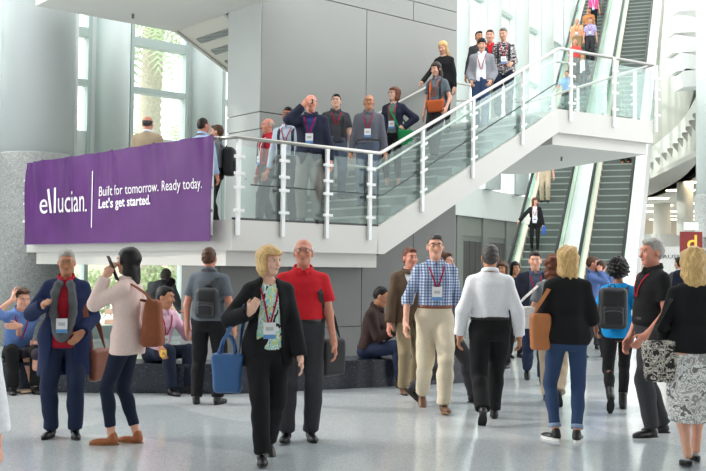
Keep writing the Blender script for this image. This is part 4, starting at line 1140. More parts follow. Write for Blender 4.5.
# hall back wall, columns, partition, signs
bw_ = box('wall_hall_back', 20, 60, 78, 78.4, 0, 6, mat('hall_wall', rgb(206, 200, 188), 0.7)); tag(bw_, 'cream back wall of the far hall', 'wall', kind='structure')
for x_, Y_, lab in ((685, 44, 'round white column behind the red letter sign'), (662, 58, 'round white column standing behind the curved partition')):
    p = atY(x_, 230, Y_); o = cyl('hall_column', p[0], p[1], 0.36 if Y_ < 50 else 0.5, 0, 5.5, mat('hall_column_white', rgb(224, 222, 212), 0.5), None, 28); tag(o, lab, 'column', kind='structure')
pp = [atY(644, 245, 40.5), atY(655, 245, 39.5), atY(668, 245, 40), atY(679, 245, 42)]
pz = smooth([p[:2] for p in pp]); o = ribbon('wall_partition', pz, 0, 3.0, 0.12, mat('partition_white', rgb(228, 226, 218), 0.6)); tag(o, 'curved white partition in the far hall', 'wall', kind='structure')
def text_mesh(name, body, m, parent, mx, size=1.0, ex=0.004, sx=1.0, bold=0.0):
    cu = bpy.data.curves.new(name, 'FONT'); cu.body = body; cu.size = size; cu.extrude = ex; cu.offset = bold; cu.resolution_u = 3
    o = bpy.data.objects.new(name, cu); COL.objects.link(o)
    dg = bpy.context.evaluated_depsgraph_get(); me = bpy.data.meshes.new_from_object(o.evaluated_get(dg)); bpy.data.objects.remove(o)
    me.materials.clear(); me.materials.append(m)
    o = bpy.data.objects.new(name, me); o.matrix_basis = mx@Matrix.Diagonal((sx, 1, 1, 1)); return link(o, parent)
def facing(p, rz=0.0):
    """matrix for upright lettering at p, facing the viewer side (-y) turned by rz"""
    return Matrix.Translation(Vector(tuple(map(float, p))))@Matrix.Rotation(rz, 4, 'Z')@Matrix.Rotation(math.pi/2, 4, 'X')
def width_of(me): c = np.array([v.co[:] for v in me.vertices]); return c[:, 0].min(), c[:, 0].max(), c[:, 1].min(), c[:, 1].max()
def fit_text(name, body, m, parent, p, rz, wdt, hgt, ex=0.004, bold=0.0):
    """lettering scaled to fill a width and height; p = lower left corner"""
    o = text_mesh(name, body, m, parent, Matrix.Identity(4), 1.0, ex, 1.0, bold); a, b, c, d = width_of(o.data)
    o.data.transform(Matrix.Translation((-a, -c, 0))); o.data.transform(Matrix.Diagonal((wdt/(b-a), hgt/(d-c), 1, 1)))
    o.matrix_basis = facing(p, rz); return o
# red sign with yellow letter
ps = atY(691, 242.5, 25.0)
sg = empty('letter_sign', (ps[0], 25.0, ps[2])); sg.scale = (0.83, 0.83, 0.83); tag(sg, 'square dark red hanging sign with a yellow letter d', 'sign')
box('panel', -0.34, 0.34, -0.03, 0.03, -0.33, 0.33, mat('sign_red', rgb(122, 34, 32), 0.5), sg)
fit_text('letter', 'd', mat('sign_yellow', rgb(240, 196, 70), 0.5), sg, (-0.13, -0.036, -0.23), 0, 0.30, 0.46, 0.004, 0.01)
box('upper_plate', -0.22, 0.22, -0.02, 0.02, 0.38, 0.62, mat('sign_white', rgb(240, 240, 236), 0.5), sg)
box('lower_plate', -0.26, 0.20, -0.02, 0.02, -0.46, -0.36, mat('sign_white', rgb(240, 240, 236), 0.5), sg)
for sz in (-0.2, 0.2): box('wall_bracket', 0.2, 1.05, 0.03, 0.75, sz-0.03, sz+0.03, STEEL, sg)
pb = atY(676, 263, 34.0)
bo = empty('white_sign_board', (pb[0], 34.0, 0)); tag(bo, 'white standing board with small dark lettering', 'sign')
box('board', -0.68, 0.56, -0.03, 0.03, 1.05, 2.34, mat('board_white', rgb(236, 235, 230), 0.5), bo)
box('board', -0.68, 0.56, -0.03, 0.03, 0.25, 1.05, mat('board_white', rgb(236, 235, 230), 0.5), bo)
for sx in (-0.6, 0.48): box('leg', sx-0.03, sx+0.03, -0.15, 0.15, 0, 0.26, STEEL, bo)
fit_text('lettering', 'AUSE', mat('lettering_dark', rgb(70, 66, 66), 0.6), bo, (-0.48, -0.036, 1.93), 0, 0.62, 0.13)
fit_text('lettering', 'A  V', mat('lettering_mid', rgb(150, 146, 142), 0.6), bo, (0.06, -0.036, 1.78), 0, 0.22, 0.06)
box('red_mark', -0.02+0.30, 0.09+0.30, -0.036, -0.03, 1.55, 1.80, mat('sign_red', rgb(122, 34, 32), 0.5), bo)
# white angular baffles by the round column
for i, (x_, y_) in enumerate(((680, 2), (676, 24), (674, 44), (679, 62), (685, 78))):
    Y_ = 27.2; p = atY(x_+6, y_, Y_)
    e = mobj('acoustic_baffle', [(-0.32, 0, 0.10), (-0.22, 0, -0.26), (0.50, 0, -0.20), (0.50, 0, 0.18), (-0.14, 0, 0.27), (-0.32, 0.7, 0.10), (-0.22, 0.7, -0.26), (0.50, 0.7, -0.20), (0.50, 0.7, 0.18), (-0.14, 0.7, 0.27)],
             [(0, 1, 2, 3, 4), (9, 8, 7, 6, 5), (0, 5, 6, 1), (1, 6, 7, 2), (2, 7, 8, 3), (3, 8, 9, 4), (4, 9, 5, 0)], WHITE, None, loc=tuple(p))
    tag(e, 'white angular baffle stacked beside the round column shaft', 'baffle', 'white angular baffles')

# ================================================================ the banner
bn = empty('banner'); tag(bn, 'purple cloth banner with white lettering tied to the landing railing', 'banner')
PURP = None
def purple():
    k = NT('purple_vinyl'); k.b.inputs['Roughness'].default_value = 0.38; k.b.inputs['Specular IOR Level'].default_value = 0.25
    f = k.noise(3, 2); k.l(k.ramp(f, [(0.3, rgb(78, 22, 98)), (0.7, rgb(86, 27, 106))]), k.b.inputs['Base Color']); return k.m
ZBT, ZBB = Z1+RH+0.03, Z1-0.28
Lb = LL-0.08
NXB, NZB = 120, 40
RB = np.random.RandomState(5)
ties = [0.02, 0.25, 0.5, 0.75, 0.98]
def ban_pt(u, v, extra=0.0):
    """u along the edge from the far end (0) to the corner (1), v up"""
    s = Lb*(1-u)
    d = 0.075+0.016*math.sin(u*9+1)*(0.4+0.6*v)+0.010*math.sin(u*31+v*4)*v
    for tt in ties: 
        w_ = (u-tt)
        d += 0.034*math.exp(-((w_-0.03*(1-v))/0.014)**2)*v*v - 0.036*math.exp(-((w_-0.06*(1-v))/0.028)**2)*v*v
        d += 0.014*math.sin((w_*70+v*5))*math.exp(-(w_/0.09)**2)*v*v
    d += 0.010*math.sin(u*40+v*3)*max(0, v-0.75)*3 + 0.006*math.sin(u*22-v*7)
    d += 0.010*math.sin(u*13)*max(0, 0.25-v)*3
    p = A0+DL*(s-0.12)-NL*(0.03+0.04+d+extra)
    z = ZBB+(ZBT-ZBB)*v
    if v > 0.97: z -= 0.012*abs(math.sin(u*math.pi*8))
    return (p[0], p[1], z)
NXB = 160
V = [ban_pt(i/NXB, j/NZB) for j in range(NZB+1) for i in range(NXB+1)]; nf = len(V)
V += [ban_pt(i/NXB, j/NZB, -0.004) for j in range(NZB+1) for i in range(NXB+1)]
Fc = []
for j in range(NZB):
    for i in range(NXB):
        a = j*(NXB+1)+i; Fc.append((a, a+1, a+NXB+2, a+NXB+1)); Fc.append((nf+a, nf+a+NXB+1, nf+a+NXB+2, nf+a+1))
mobj('cloth', V, Fc, purple(), bn, True)
Vw = mat('banner_white_print', rgb(238, 232, 240), 0.45, var=0.02)
# lettering bent on to the cloth
def on_banner(name, body, u0, u1, v0, v1, bold=0.0, custom=None):
    if custom is None:
        o = text_mesh(name, body, Vw, bn, Matrix.Identity(4), 1.0, 0.0, 1.0, bold); a, b, c, d = width_of(o.data)
        if body in ('ucian.',): pass
        for vtx in o.data.vertices:
            u = u0+(vtx.co.x-a)/(b-a)*(u1-u0); v = v0+(vtx.co.y-c)/(d-c)*(v1-v0)
            vtx.co = Vector(ban_pt(u, v, 0.010))
        return o
    V_, F_ = [], []
    for poly in custom:
        n = len(V_); V_ += [ban_pt(u, v, 0.010) for u, v in poly]; F_.append(tuple(range(n, n+len(poly))))
    return mobj(name, V_, F_, Vw, bn)
def bpx(px, py):
    """banner coordinates of a photograph pixel on the cloth"""
    r = ray(px, py); nn = np.array([NL[0], NL[1], 0]); p0 = np.array([A0[0], A0[1], 0])-nn*0.14
    t = ((p0-np.array([0, 0, HC]))@nn)/(r@nn); P_ = np.array([0, 0, HC])+r*t
    s = (P_[:2]-A0)@DL+0.12; return 1-s/Lb, (P_[2]-ZBB)/(ZBT-ZBB)
def quad_text(name, body, px0, y0a, y1a, px1, y0b, y1b, bold=0.0):
    """lettering filling a pixel quad: left edge y0a(top)..y1a(bottom), right edge likewise"""
    o = text_mesh(name, body, Vw, bn, Matrix.Identity(4), 1.0, 0.0, 1.0, bold); a, b, c, d = width_of(o.data)
    UVX[o.name] = np.array([v.co.x for v in o.data.vertices])
    for vtx in o.data.vertices:
        fx = (vtx.co.x-a)/(b-a); fy = (vtx.co.y-c)/(d-c)
        yt = y0a+(y0b-y0a)*fx; yb = y1a+(y1b-y1a)*fx
        u, v = bpx(px0+(px1-px0)*fx, yb+(yt-yb)*fy); vtx.co = Vector(ban_pt(u, v, 0.010))
    return o
def word_split(o):
    """one object per printed word"""
    me = o.data; co = np.array([v.co[:] for v in me.vertices]); par = list(range(len(co)))
    def find(i):
        while par[i] != i: par[i] = par[par[i]]; i = par[i]
        return i
    for e in me.edges:
        a, b = find(e.vertices[0]), find(e.vertices[1])
        if a != b: par[a] = b
    lab = np.array([find(i) for i in range(len(co))]); isl = {}
    for l_ in set(lab): q = UVX[o.name][lab == l_]; isl[l_] = (q.min(), q.max())
    order = sorted(isl, key=lambda k_: isl[k_][0]); groups = [[order[0]]]; end = isl[order[0]][1]
    for k_ in order[1:]:
        if isl[k_][0]-end > 0.16: groups.append([])
        groups[-1].append(k_); end = max(end, isl[k_][1])
    for g in groups:
        keep = set(np.nonzero(np.isin(lab, g))[0].tolist()); mp = {v: i for i, v in enumerate(sorted(keep))}
        fs = [tuple(mp[v] for v in p.vertices) for p in me.polygons if p.vertices[0] in keep]
        mobj('lettering', [co[v] for v in sorted(keep)], fs, Vw, bn)
    bpy.data.objects.remove(o)
UVX = {}
def px_poly(name, polys):
    return on_banner(name, '', 0, 0, 0, 0, custom=[[bpx(*p) for p in poly] for poly in polys])
quad_text('lettering', 'e', 40.5, 199.5, 214.0, 49.0, 199.0, 213.6)
px_poly('lettering', [[(48.5, 189.5), (50.6, 188.8), (53.6, 213.0), (51.4, 213.2)]]); px_poly('lettering', [[(55.2, 187.8), (57.3, 187.4), (57.3, 212.8), (55.2, 213.0)]])
quad_text('lettering', 'ucian', 59.5, 192.3, 212.8, 84.2, 189.8, 211.5)
quad_text('lettering', '.', 85.2, 209.2, 211.6, 87.2, 209.0, 211.4)
px_poly('divider_line', [[(91.7, 171), (92.5, 170.8), (92.5, 227.6), (91.7, 227.8)]])
o_ = quad_text('lettering', 'Built for tomorrow. Ready today.', 99, 186.6, 199.4, 202.5, 177.2, 191.5); word_split(o_)
o_ = quad_text('lettering', "Let's get started.", 99, 198.6, 211.6, 152, 194.3, 207.6, 0.022); word_split(o_)
for tt in (0.03, 0.27, 0.5, 0.73, 0.98):
    a = ban_pt(tt, 0.985, 0.004); tube('tie', [a, (a[0]-NL[0]*-0.05, a[1]-NL[1]*-0.05, ZBT+0.02), (a[0]+NL[0]*0.11, a[1]+NL[1]*0.11, ZBT-0.01)], 0.006, RUBBER, bn, 6)

# ================================================================ outside: palms, shrubs, low building
BARK = mat('palm_bark', rgb(196, 186, 168), 0.9, var=0.2, scale=14, bump=0.8, bdist=0.03)
FROND = mat('palm_frond', rgb(196, 214, 172), 0.6, var=0.15, scale=4)
def palm(x, y, h, label, r=0.25, n=26, seed=1):
    e = empty('palm_tree', (x, y, 0)); tag(e, label, 'palm tree', 'palms outside the windows')
    rnd = np.random.RandomState(seed); path, rr = [], []
    for j in range(int(h/0.11)):
        path.append((0.03*math.sin(j*0.1), 0, j*0.11)); rr.append(r*(1.0+(0.12 if j % 2 else -0.06))*(1.1-0.15*j*0.11/h))
    tube('trunk', path, rr, BARK, e, 14)
    V_, F_ = [], []
    for i in range(n):
        az = rnd.rand()*6.28; el_ = rnd.uniform(-0.5, 1.2); L = rnd.uniform(2.0, 2.9); p = np.array([0, 0, h]); d = np.array([math.cos(az)*math.cos(el_), math.sin(az)*math.cos(el_), math.sin(el_)])
        prev = None; sd = np.array([-math.sin(az), math.cos(az), 0])
        for j in range(14):
            d = unit(d+np.array([0, 0, -0.11])); p = p+d*L/14
            wl = 0.5*math.sin(math.pi*(j+1.5)/16)
            for sgn in (1, -1):
                n0 = len(V_); tip = p+sd*sgn*wl+d*0.22+np.array([0, 0, -0.10]); V_ += [p-d*0.04, p+d*0.04, tip]; F_.append((n0, n0+1, n0+2))
    o = mobj('fronds', V_, F_, FROND, e); o['kind'] = 'stuff'
    return e
pt_ = atY(151, 120, 27.0); palm(pt_[0], 27.0, 8.2, 'tall palm tree with thick rough trunk outside the window', 0.29, 30, 2)
pt_ = atY(131, 120, 34.0); palm(pt_[0], 34.0, 5.6, 'shorter pale palm tree farther outside the window', 0.2, 30, 5)
pt_ = atY(176, 120, 40.0); palm(pt_[0], 40.0, 6.0, 'distant palm tree beside the tall one', 0.2, 26, 8)
ob = empty('low_building', (-13, 46, 0)); tag(ob, 'low cream building with red tile roof beyond the palms', 'building')
box('wall', -8, 6, 0, 6, 0, 6.2, mat('cream_render', rgb(226, 214, 190), 0.8), ob); box('roof', -8.4, 6.4, -0.4, 6.4, 6.2, 6.7, mat('clay_roof', rgb(190, 140, 112), 0.8), ob)
for i in range(4):
    f = box('window', -6.5+i*3.2, -5.2+i*3.2, -0.06, 0.05, 2.2, 4.0, mat('frame_pale', rgb(220, 216, 206), 0.6), ob); box('pane', -6.4+i*3.2, -5.3+i*3.2, -0.08, -0.05, 2.3, 3.9, mat('outside_pane', rgb(120, 140, 146), 0.2), f)
bk = empty('brick_planter', (-6.2, 24.6, 0)); tag(bk, 'low red brick planter wall outside under the landing', 'planter')
for r_ in range(5):
    for c_ in range(18):
        x0_ = c_*0.42+(0.21 if r_ % 2 else 0); box('brick', x0_, x0_+0.40, 0, 0.2, r_*0.13, r_*0.13+0.118, mat('red_brick', rgb(206, 168, 150), 0.9, var=0.12, scale=3), bk) if r_+c_ == 0 else None
base_b = [c for c in bk.children if c.name.startswith('brick')][0]
for r_ in range(5):
    for c_ in range(18):
        if r_+c_ == 0: continue
        dup(base_b, bk, (c_*0.42+(0.21 if r_ % 2 else 0), 0, r_*0.13))
def shrub(x, y, h, label, seed):
    rnd = np.random.RandomState(seed); e = empty('leafy_shrub', (x, y, 0)); tag(e, label, 'shrub', 'shrubs outside the windows')
    V_, F_ = [], []
    for i in range(700):
        d = unit(rnd.normal(size=3)); p = d*rnd.uniform(0.4, 1)*np.array([0.7, 0.5, h*0.45])+np.array([0, 0, h*0.52]); a, b = unit(rnd.normal(size=3))*0.07, unit(rnd.normal(size=3))*0.05
        n0 = len(V_); V_ += [p-a, p+b, p+a, p-b]; F_.append((n0, n0+1, n0+2, n0+3))
    o = mobj('leaves', V_, F_, mat('shrub_green', rgb(178, 194, 150), 0.7, var=0.25, scale=3), e); o['kind'] = 'stuff'
    tube('stem', [(0, 0, 0), (0.05, 0, h*0.4), (0.0, 0.05, h*0.7)], 0.04, BARK, e, 6)
for i, px in enumerate((98, 160)):
    p = atY(px, 290, 25.6); shrub(p[0], 25.4+0.3*(i % 2), 1.5+0.2*i, ('leafy green shrub outside the glass between the coat and the pink jacket', 'leafy green shrub outside the glass behind the seated pink shirt')[i], 30+i)
# ================================================================ cloth patterns
def plaid(name):
    k = NT(name); k.b.inputs['Roughness'].default_value = 0.85; co = k.obj()
    def bands(axis, sc, a, b):
        w_ = k.n('ShaderNodeTexWave'); w_.wave_type = 'BANDS'; w_.bands_direction = axis; w_.inputs['Scale'].default_value = sc; w_.inputs['Distortion'].default_value = 0.6
        w_.inputs['Detail'].default_value = 0; k.l(co, w_.inputs['Vector']); return k.ramp(w_.outputs['Fac'], [(0.0, a), (0.42, a), (0.58, b), (1, b)])
    ad = k.n('ShaderNodeMixRGB', blend_type='MULTIPLY'); ad.inputs[0].default_value = 0.9
    k.l(bands('X', 11.0, rgb(140, 158, 190), rgb(236, 240, 246)), ad.inputs[1]); k.l(bands('Z', 11.0, rgb(146, 162, 192), rgb(240, 244, 248)), ad.inputs[2])
    a2 = k.n('ShaderNodeMixRGB', blend_type='MULTIPLY'); a2.inputs[0].default_value = 0.55
    k.l(ad.outputs[0], a2.inputs[1]); k.l(bands('X', 3.6, rgb(140, 156, 186), rgb(255, 255, 255)), a2.inputs[2])
    k.l(a2.outputs[0], k.b.inputs['Base Color']); k.bump(k.noise(7, 1, co), 0.35, 0.03); return k.m
def patches(name, stops, scale, stretch=(1, 1, 1), rot=0.0, dist=1.5):
    """bold printed cloth: warped noise cut into flat colours"""
    k = NT(name); k.b.inputs['Roughness'].default_value = 0.8; mp = k.n('ShaderNodeMapping'); mp.inputs['Scale'].default_value = stretch; mp.inputs['Rotation'].default_value = (0, rot, 0); k.l(k.obj(), mp.inputs[0])
    n = k.n('ShaderNodeTexNoise'); n.inputs['Scale'].default_value = scale; n.inputs['Detail'].default_value = 1.5; n.inputs['Distortion'].default_value = dist; k.l(mp.outputs[0], n.inputs['Vector'])
    k.l(k.ramp(n.outputs['Fac'], stops, 'CONSTANT'), k.b.inputs['Base Color']); k.bump(k.noise(7, 1), 0.3, 0.03); return k.m
W_, K_ = rgb(236, 238, 236), rgb(20, 20, 22)
PLAID = plaid('blue_plaid_shirt')
BLOUSE = patches('aqua_yellow_print', [(0, rgb(40, 44, 48)), (0.36, W_), (0.43, rgb(130, 214, 210)), (0.49, W_), (0.53, rgb(222, 214, 70)), (0.585, rgb(150, 220, 216)), (0.64, W_), (0.70, rgb(60, 64, 66))], 9, (1.6, 1, 0.8), 0.6)
ZIGZAG = patches('black_white_print', [(0, K_), (0.45, rgb(228, 224, 224)), (0.51, K_), (0.57, rgb(122, 40, 84)), (0.60, K_), (0.64, W_)], 10, (0.7, 1, 2.2), 0.3)
SKIRTP = patches('grey_white_print', [(0, rgb(160, 158, 156)), (0.40, rgb(236, 235, 232)), (0.48, rgb(178, 176, 174)), (0.54, rgb(240, 240, 238)), (0.62, rgb(120, 118, 116))], 14)
BAGP = patches('black_cream_print', [(0, rgb(40, 38, 38)), (0.44, rgb(206, 198, 186)), (0.50, rgb(44, 42, 42)), (0.55, rgb(214, 208, 196)), (0.64, rgb(60, 56, 54))], 16)
WBAG = patches('white_floral_print', [(0, rgb(240, 236, 230)), (0.56, rgb(214, 190, 170)), (0.60, rgb(242, 238, 232))], 22)
C_ = lambda n, *c: cloth(n, rgb(*c))
BLACK = C_('black_cloth', 26, 26, 28); CHAR = C_('charcoal_cloth', 58, 58, 62); NAVY = C_('navy_cloth', 34, 40, 66); JEAN = C_('blue_denim', 52, 72, 106); DJEAN = C_('dark_denim', 38, 48, 74)
GREY = C_('grey_cloth', 112, 116, 120); DGREY = C_('dark_grey_cloth', 76, 76, 80); KHAKI = C_('khaki_cloth', 214, 202, 178); OLIVE = C_('olive_khaki_cloth', 150, 134, 106); WHITEC = C_('white_cotton', 240, 241, 245)
REDC = C_('red_polo_cloth', 206, 34, 46); RED2 = C_('crimson_cloth', 176, 34, 52); BLUES = C_('blue_shirt_cloth', 112, 146, 208); LBLUE = C_('light_blue_cloth', 176, 202, 236); PINK = C_('pale_pink_cloth', 236, 210, 202); PINKS = C_('pink_shirt_cloth', 226, 184, 204)
BROWN = C_('brown_jacket_cloth', 92, 74, 58); DBROWN = C_('dark_brown_cloth', 58, 42, 40); TANJ = C_('tan_jacket_cloth', 176, 158, 132); COAT = C_('navy_coat_cloth', 32, 44, 80); TEAL = C_('teal_cloth', 70, 124, 140); AZURE = C_('azure_cloth', 24, 146, 214)
LAN = cloth('crimson_lanyard', rgb(168, 28, 52), fold=0.0); LANB = cloth('black_lanyard', rgb(30, 30, 34), fold=0.0); SCARF = cloth('grey_knit_scarf', rgb(98, 100, 104), fold=0.9)
SHB = mat('black_leather', rgb(26, 25, 25), 0.35, var=0.1); SHBR = mat('brown_leather', rgb(104, 70, 46), 0.4, var=0.1); SHTAN = mat('cognac_leather', rgb(168, 96, 52), 0.42, var=0.1); SHBEIGE = mat('beige_leather', rgb(206, 176, 150), 0.45)
SOLEW = mat('white_rubber', rgb(232, 232, 230), 0.5); SOLEB = mat('tan_rubber', rgb(150, 110, 70), 0.6); BELTB = mat('black_belt', rgb(24, 23, 23), 0.4); BELTBR = mat('brown_belt', rgb(122, 62, 36), 0.4)
NYLON = mat('black_nylon', rgb(30, 31, 34), 0.55, var=0.12, scale=30, bump=0.15); BLEATH = mat('blue_leather', rgb(52, 96, 148), 0.38, var=0.06, bump=0.1); TANL = mat('tan_leather', rgb(190, 118, 68), 0.42, var=0.06, bump=0.1); RUST = mat('rust_suede', rgb(140, 76, 44), 0.75, var=0.1)
BRL = mat('brown_bag_leather', rgb(122, 66, 44), 0.45, var=0.08); GREENB = cloth('green_canvas', rgb(30, 130, 74)); ORANGEB = cloth('orange_canvas', rgb(196, 96, 52)); PHONE = mat('phone_black', rgb(28, 28, 32), 0.25)

def floor_at(x, y): p = atz(x, y, 0); return (float(p[0]), float(p[1]), 0.0)
def land_at(x, ytop, h): p = atz(x, ytop, Z1+h); return (float(p[0]), float(p[1]), Z1)
def stair_at(x, ytop, h):
    d = ray(x, ytop); # HC + d2*s = Z1 + (t-T0)*SLOPE + h
    a = (d[:2]@D1); b = -B0@D1
    s = (Z1+(b-T0)*SLOPE+h-HC)/(d[2]-a*SLOPE); p = d*s; t = tz(p[0], p[1]); k_ = min(max(math.floor((t-T0)/RUN)+1, 0), NST)
    z = Z1+k_*RISE
    return (float(p[0]), float(p[1]), float(z))
def esc_at(x, y, h=0.0, feet=False):
    d = ray(x, y); a = d[:2]@EA; b = -EB@EA
    s = (b*ES+0.23+h-HC)/(d[2]-a*ES); p = d*s; ss = (p[:2]-EB)@EA; i = math.floor(ss/PITCH+1e-6)
    lat = (p[:2]-EB)@EN
    lat = min(max(lat, 0.40), 0.92) if lat < 1.6 else min(max(lat, 2.28), 2.76)
    q = EP(i*PITCH+0.12, lat, i*PITCH*ES+0.23); return (float(q[0]), float(q[1]), float(q[2]))
def deg(x): return math.degrees(math.atan2(*(ray(x, 250)[:2])))
WALK_L = dict(feet=[(0.07, -0.30, 0.095, -8, 4), (-0.07, 0.30, 0.165, 42, -4)], hip=(0, 0, 0.90))
WALK_R = dict(feet=[(0.07, 0.30, 0.165, 42, 4), (-0.07, -0.30, 0.095, -8, -4)], hip=(0, 0, 0.90))
def sit(seat, dx=0.10, fy=-0.50, lean=8, sp=0.12):
    return dict(hip=(0, 0.0, seat+0.10), feet=[(sp, fy, 0.085, 0, 10), (-sp, fy+0.04, 0.085, 0, -8)], lean=lean)
def shirt(m, sleeve='short', hem=0.08, **k): return dict(m=m, sleeve=sleeve, hem=hem, collar=k.pop('collar', True), **k)
def jacket(m, hem=-0.20, op=('v', 0.14, 0.09), **k): return dict(m=m, sleeve=k.pop('sleeve', 'long'), hem=hem, open=op, name=k.pop('name', 'jacket'), **k)
DRESS = (SHB, 'dress')

# ---------------------------------------------------------------- bags and hand-held things (things of their own)
def thing(name, label, cat, loc, group=None):
    e = empty(name, tuple(map(float, loc))); return tag(e, label, cat, group)
def Rz2(a): return rzm(a)
def wdir(info, v): return rzm(info['heading'])@np.array(v, float)
def strap_path(e, name, pts, nrm, width, m, org):
    return strip(name, [np.array(p)-org for p in pts], nrm, width, 0.006, m, e)
def bag_body(name, e, c, half, rad, R, m, h=0.012, taper=0.0, amp=0.003):
    o = garment(name, [rbox(c, half, rad, R)], m, e, h, 0.02, amp, 20, int(half[0]*9999) % 97)
    if taper:
        R_ = np.array(R); co = np.array([v.co[:] for v in o.data.vertices]); l_ = (co-c)@R_
        l_[:, 0] *= 1-taper*(l_[:, 2]/half[2]); l_[:, 1] *= 1-taper*1.4*(l_[:, 2]/half[2]); co = c+l_@R_.T
        o.data.vertices.foreach_set('co', co.astype(np.float32).ravel())
    return o
def backpack(info, label, m=NYLON, size=(0.15, 0.09, 0.23), z=0.28, straps=True, off=0.0, dx=0.0):
    by = info['fy'](0, z, True)
    c_l = info['T'](dx, by+size[1]+0.015+off, z); org = wpt(info, c_l); S = info['S']
    e = thing('backpack', label, 'backpack', org, 'backpacks'); R = rzm(info['heading'])@info['Rt']
    bag_body('body', e, np.zeros(3), (size[0]*S, size[1]*S, size[2]*S), 0.06*S, R, m)
    bag_body('pocket', e, R@np.array([0, size[1]*S*0.95, -size[2]*0.35*S]), (size[0]*0.72*S, 0.035*S, size[2]*0.48*S), 0.028*S, R, m)
    tube('grab_handle', [R@np.array([x*S, -0.05*S, (size[2]+zz)*S]) for x, zz in ((-0.03, -0.01), (-0.02, 0.035), (0.02, 0.035), (0.03, -0.01))], 0.007*S, m, e, 6)
    tube('zip', [R@np.array([size[0]*0.62*math.cos(t)*S, (size[1]*0.95+0.037)*S, (-size[2]*0.2+size[2]*0.10*math.sin(t))*S]) for t in np.linspace(0.1, 3.04, 9)], 0.004*S, mat('zip_grey', rgb(90, 92, 96), 0.4), e, 5)
    if straps:
        for s in (1, -1):
            pts, nn = [], []
            for zz in (0.10, 0.20, 0.30, 0.38, 0.44):
                x = s*0.105; pts.append(wpt(info, info['T'](x, info['fy'](x, zz)-0.008, zz))); nn.append(wdir(info, info['Rt']@np.array([0, -1, 0.2])))
            for y, zz in ((-0.03, 0.512), (0.04, 0.515)): pts.append(wpt(info, info['T'](s*0.095, y, zz))); nn.append(wdir(info, info['Rt']@np.array([0, 0, 1])))
            pts.append(wpt(info, info['T'](s*0.085, by+0.03, 0.43))); nn.append(wdir(info, info['Rt']@np.array([0, 1, 0.3])))
            strap_path(e, 'strap', pts, nn, 0.045*S, m, org)
    return e
def shoulder_bag(info, name, label, m, side, hip_pt, size, strap_m, cat='bag', cross=False, taper=-0.12, yaw=0.0, group='bags carried by people', handles=0, flap=None, strapw=0.03):
    """bag hanging at a local point by the person's side, strap over that side's shoulder (or across)"""
    S = info['S']; org = wpt(info, hip_pt); e = thing(name, label, cat, org, group)
    R = rzm(info['heading']+math.radians(yaw))
    bag_body('body', e, np.zeros(3), tuple(v*S for v in size), min(size)*0.6*S, R, m, taper=taper)
    if flap is not None: bag_body('flap', e, R@np.array([0, 0, size[2]*0.45*S]), (size[0]*1.02*S, size[1]*1.06*S, size[2]*0.55*S), min(size)*0.5*S, R, flap, taper=taper*0.5)
    s = 1 if side == 'l' else -1
    sh_ = info['sh'][0 if (s == 1) != cross else 1]
    top_ = info['T']((-s if cross else s)*0.10, 0.0, 0.515)
    a = np.array(hip_pt)
    if strap_m is not None:
        for sg in (-1, 1):
            st_l = R@np.array([0, 0, 0])
            foot = np.linalg.inv(rzm(info['heading']))@(R@np.array([sg*size[0]*0.75*S, 0, size[2]*0.86*S]))/S+a
            pts, nn = [foot], [np.array([s, 0, 0])]
            for f in (0.35, 0.7):
                p = foot*(1-f)+top_*f; p = p+np.array([s*0.02, sg*0.07*math.sin(f*math.pi), 0])
                loc_ = info['Rt'].T@(p-info['hip'])
                if sg < 0:
                    y = info['fy'](loc_[0], min(max(loc_[2], 0.0), 0.5)); 
                    if abs(loc_[0]) < 0.16: loc_[1] = min(loc_[1], y-0.02)
                else:
                    y = info['fy'](loc_[0], min(max(loc_[2], 0.0), 0.5), True)
                    if abs(loc_[0]) < 0.16: loc_[1] = max(loc_[1], y+0.02)
                pts.append(info['hip']+info['Rt']@loc_); nn.append(np.array([s*0.4, sg, 0.2]))
            pts.append(top_+np.array([0, 0, 0.014])); nn.append(np.array([0, 0, 1.0]))
            strip('strap', [wpt(info, p)-org for p in pts], [wdir(info, v) for v in nn], strapw*S, 0.006, strap_m, e)
    for h_ in range(handles):
        y = (-1 if h_ else 1)*size[1]*0.5
        tube('handle', [R@np.array([x*S, y*S, zz*S]) for x, zz in [(size[0]*0.5*math.cos(t), size[2]*0.9+0.16*math.sin(t)) for t in np.linspace(0, math.pi, 9)]], 0.010*S, m, e, 6)
    return e
def phone_at(info, i, label):
    w_ = info['wr'][i]; d = info['hd'][i]; p = w_+d*0.075
    hd = unit(info['hc']-p); org = wpt(info, p+hd*0.026); e = thing('phone', label, 'phone', org, None)
    R = np.stack([wdir(info, unit(np.cross(d, hd))), wdir(info, hd), wdir(info, d)], 1)
    bag_body('case', e, np.zeros(3), (0.034, 0.005, 0.06), 0.004, R, PHONE, 0.004, amp=0)
    bag_body('screen', e, R@np.array([0, 0.004, 0]), (0.030, 0.002, 0.052), 0.0015, R, mat('phone_screen', rgb(60, 66, 76), 0.15), 0.002, amp=0)
    return e
# ================================================================ people on the lobby floor
# man at the edge, only his sleeve in view
make_person((-1.585, 3.62, 0), 178, 1.78, 'person whose white shirt sleeve and hand enter beside the coat wearer', hair=('short', 'dark'), top=shirt(WHITEC, 'long', loose=0.03), legs=(CHAR, 'normal'), shoes=DRESS, hands=[(0.28, -0.03, 0.82), (-0.27, -0.02, 0.80)], q=1.0)
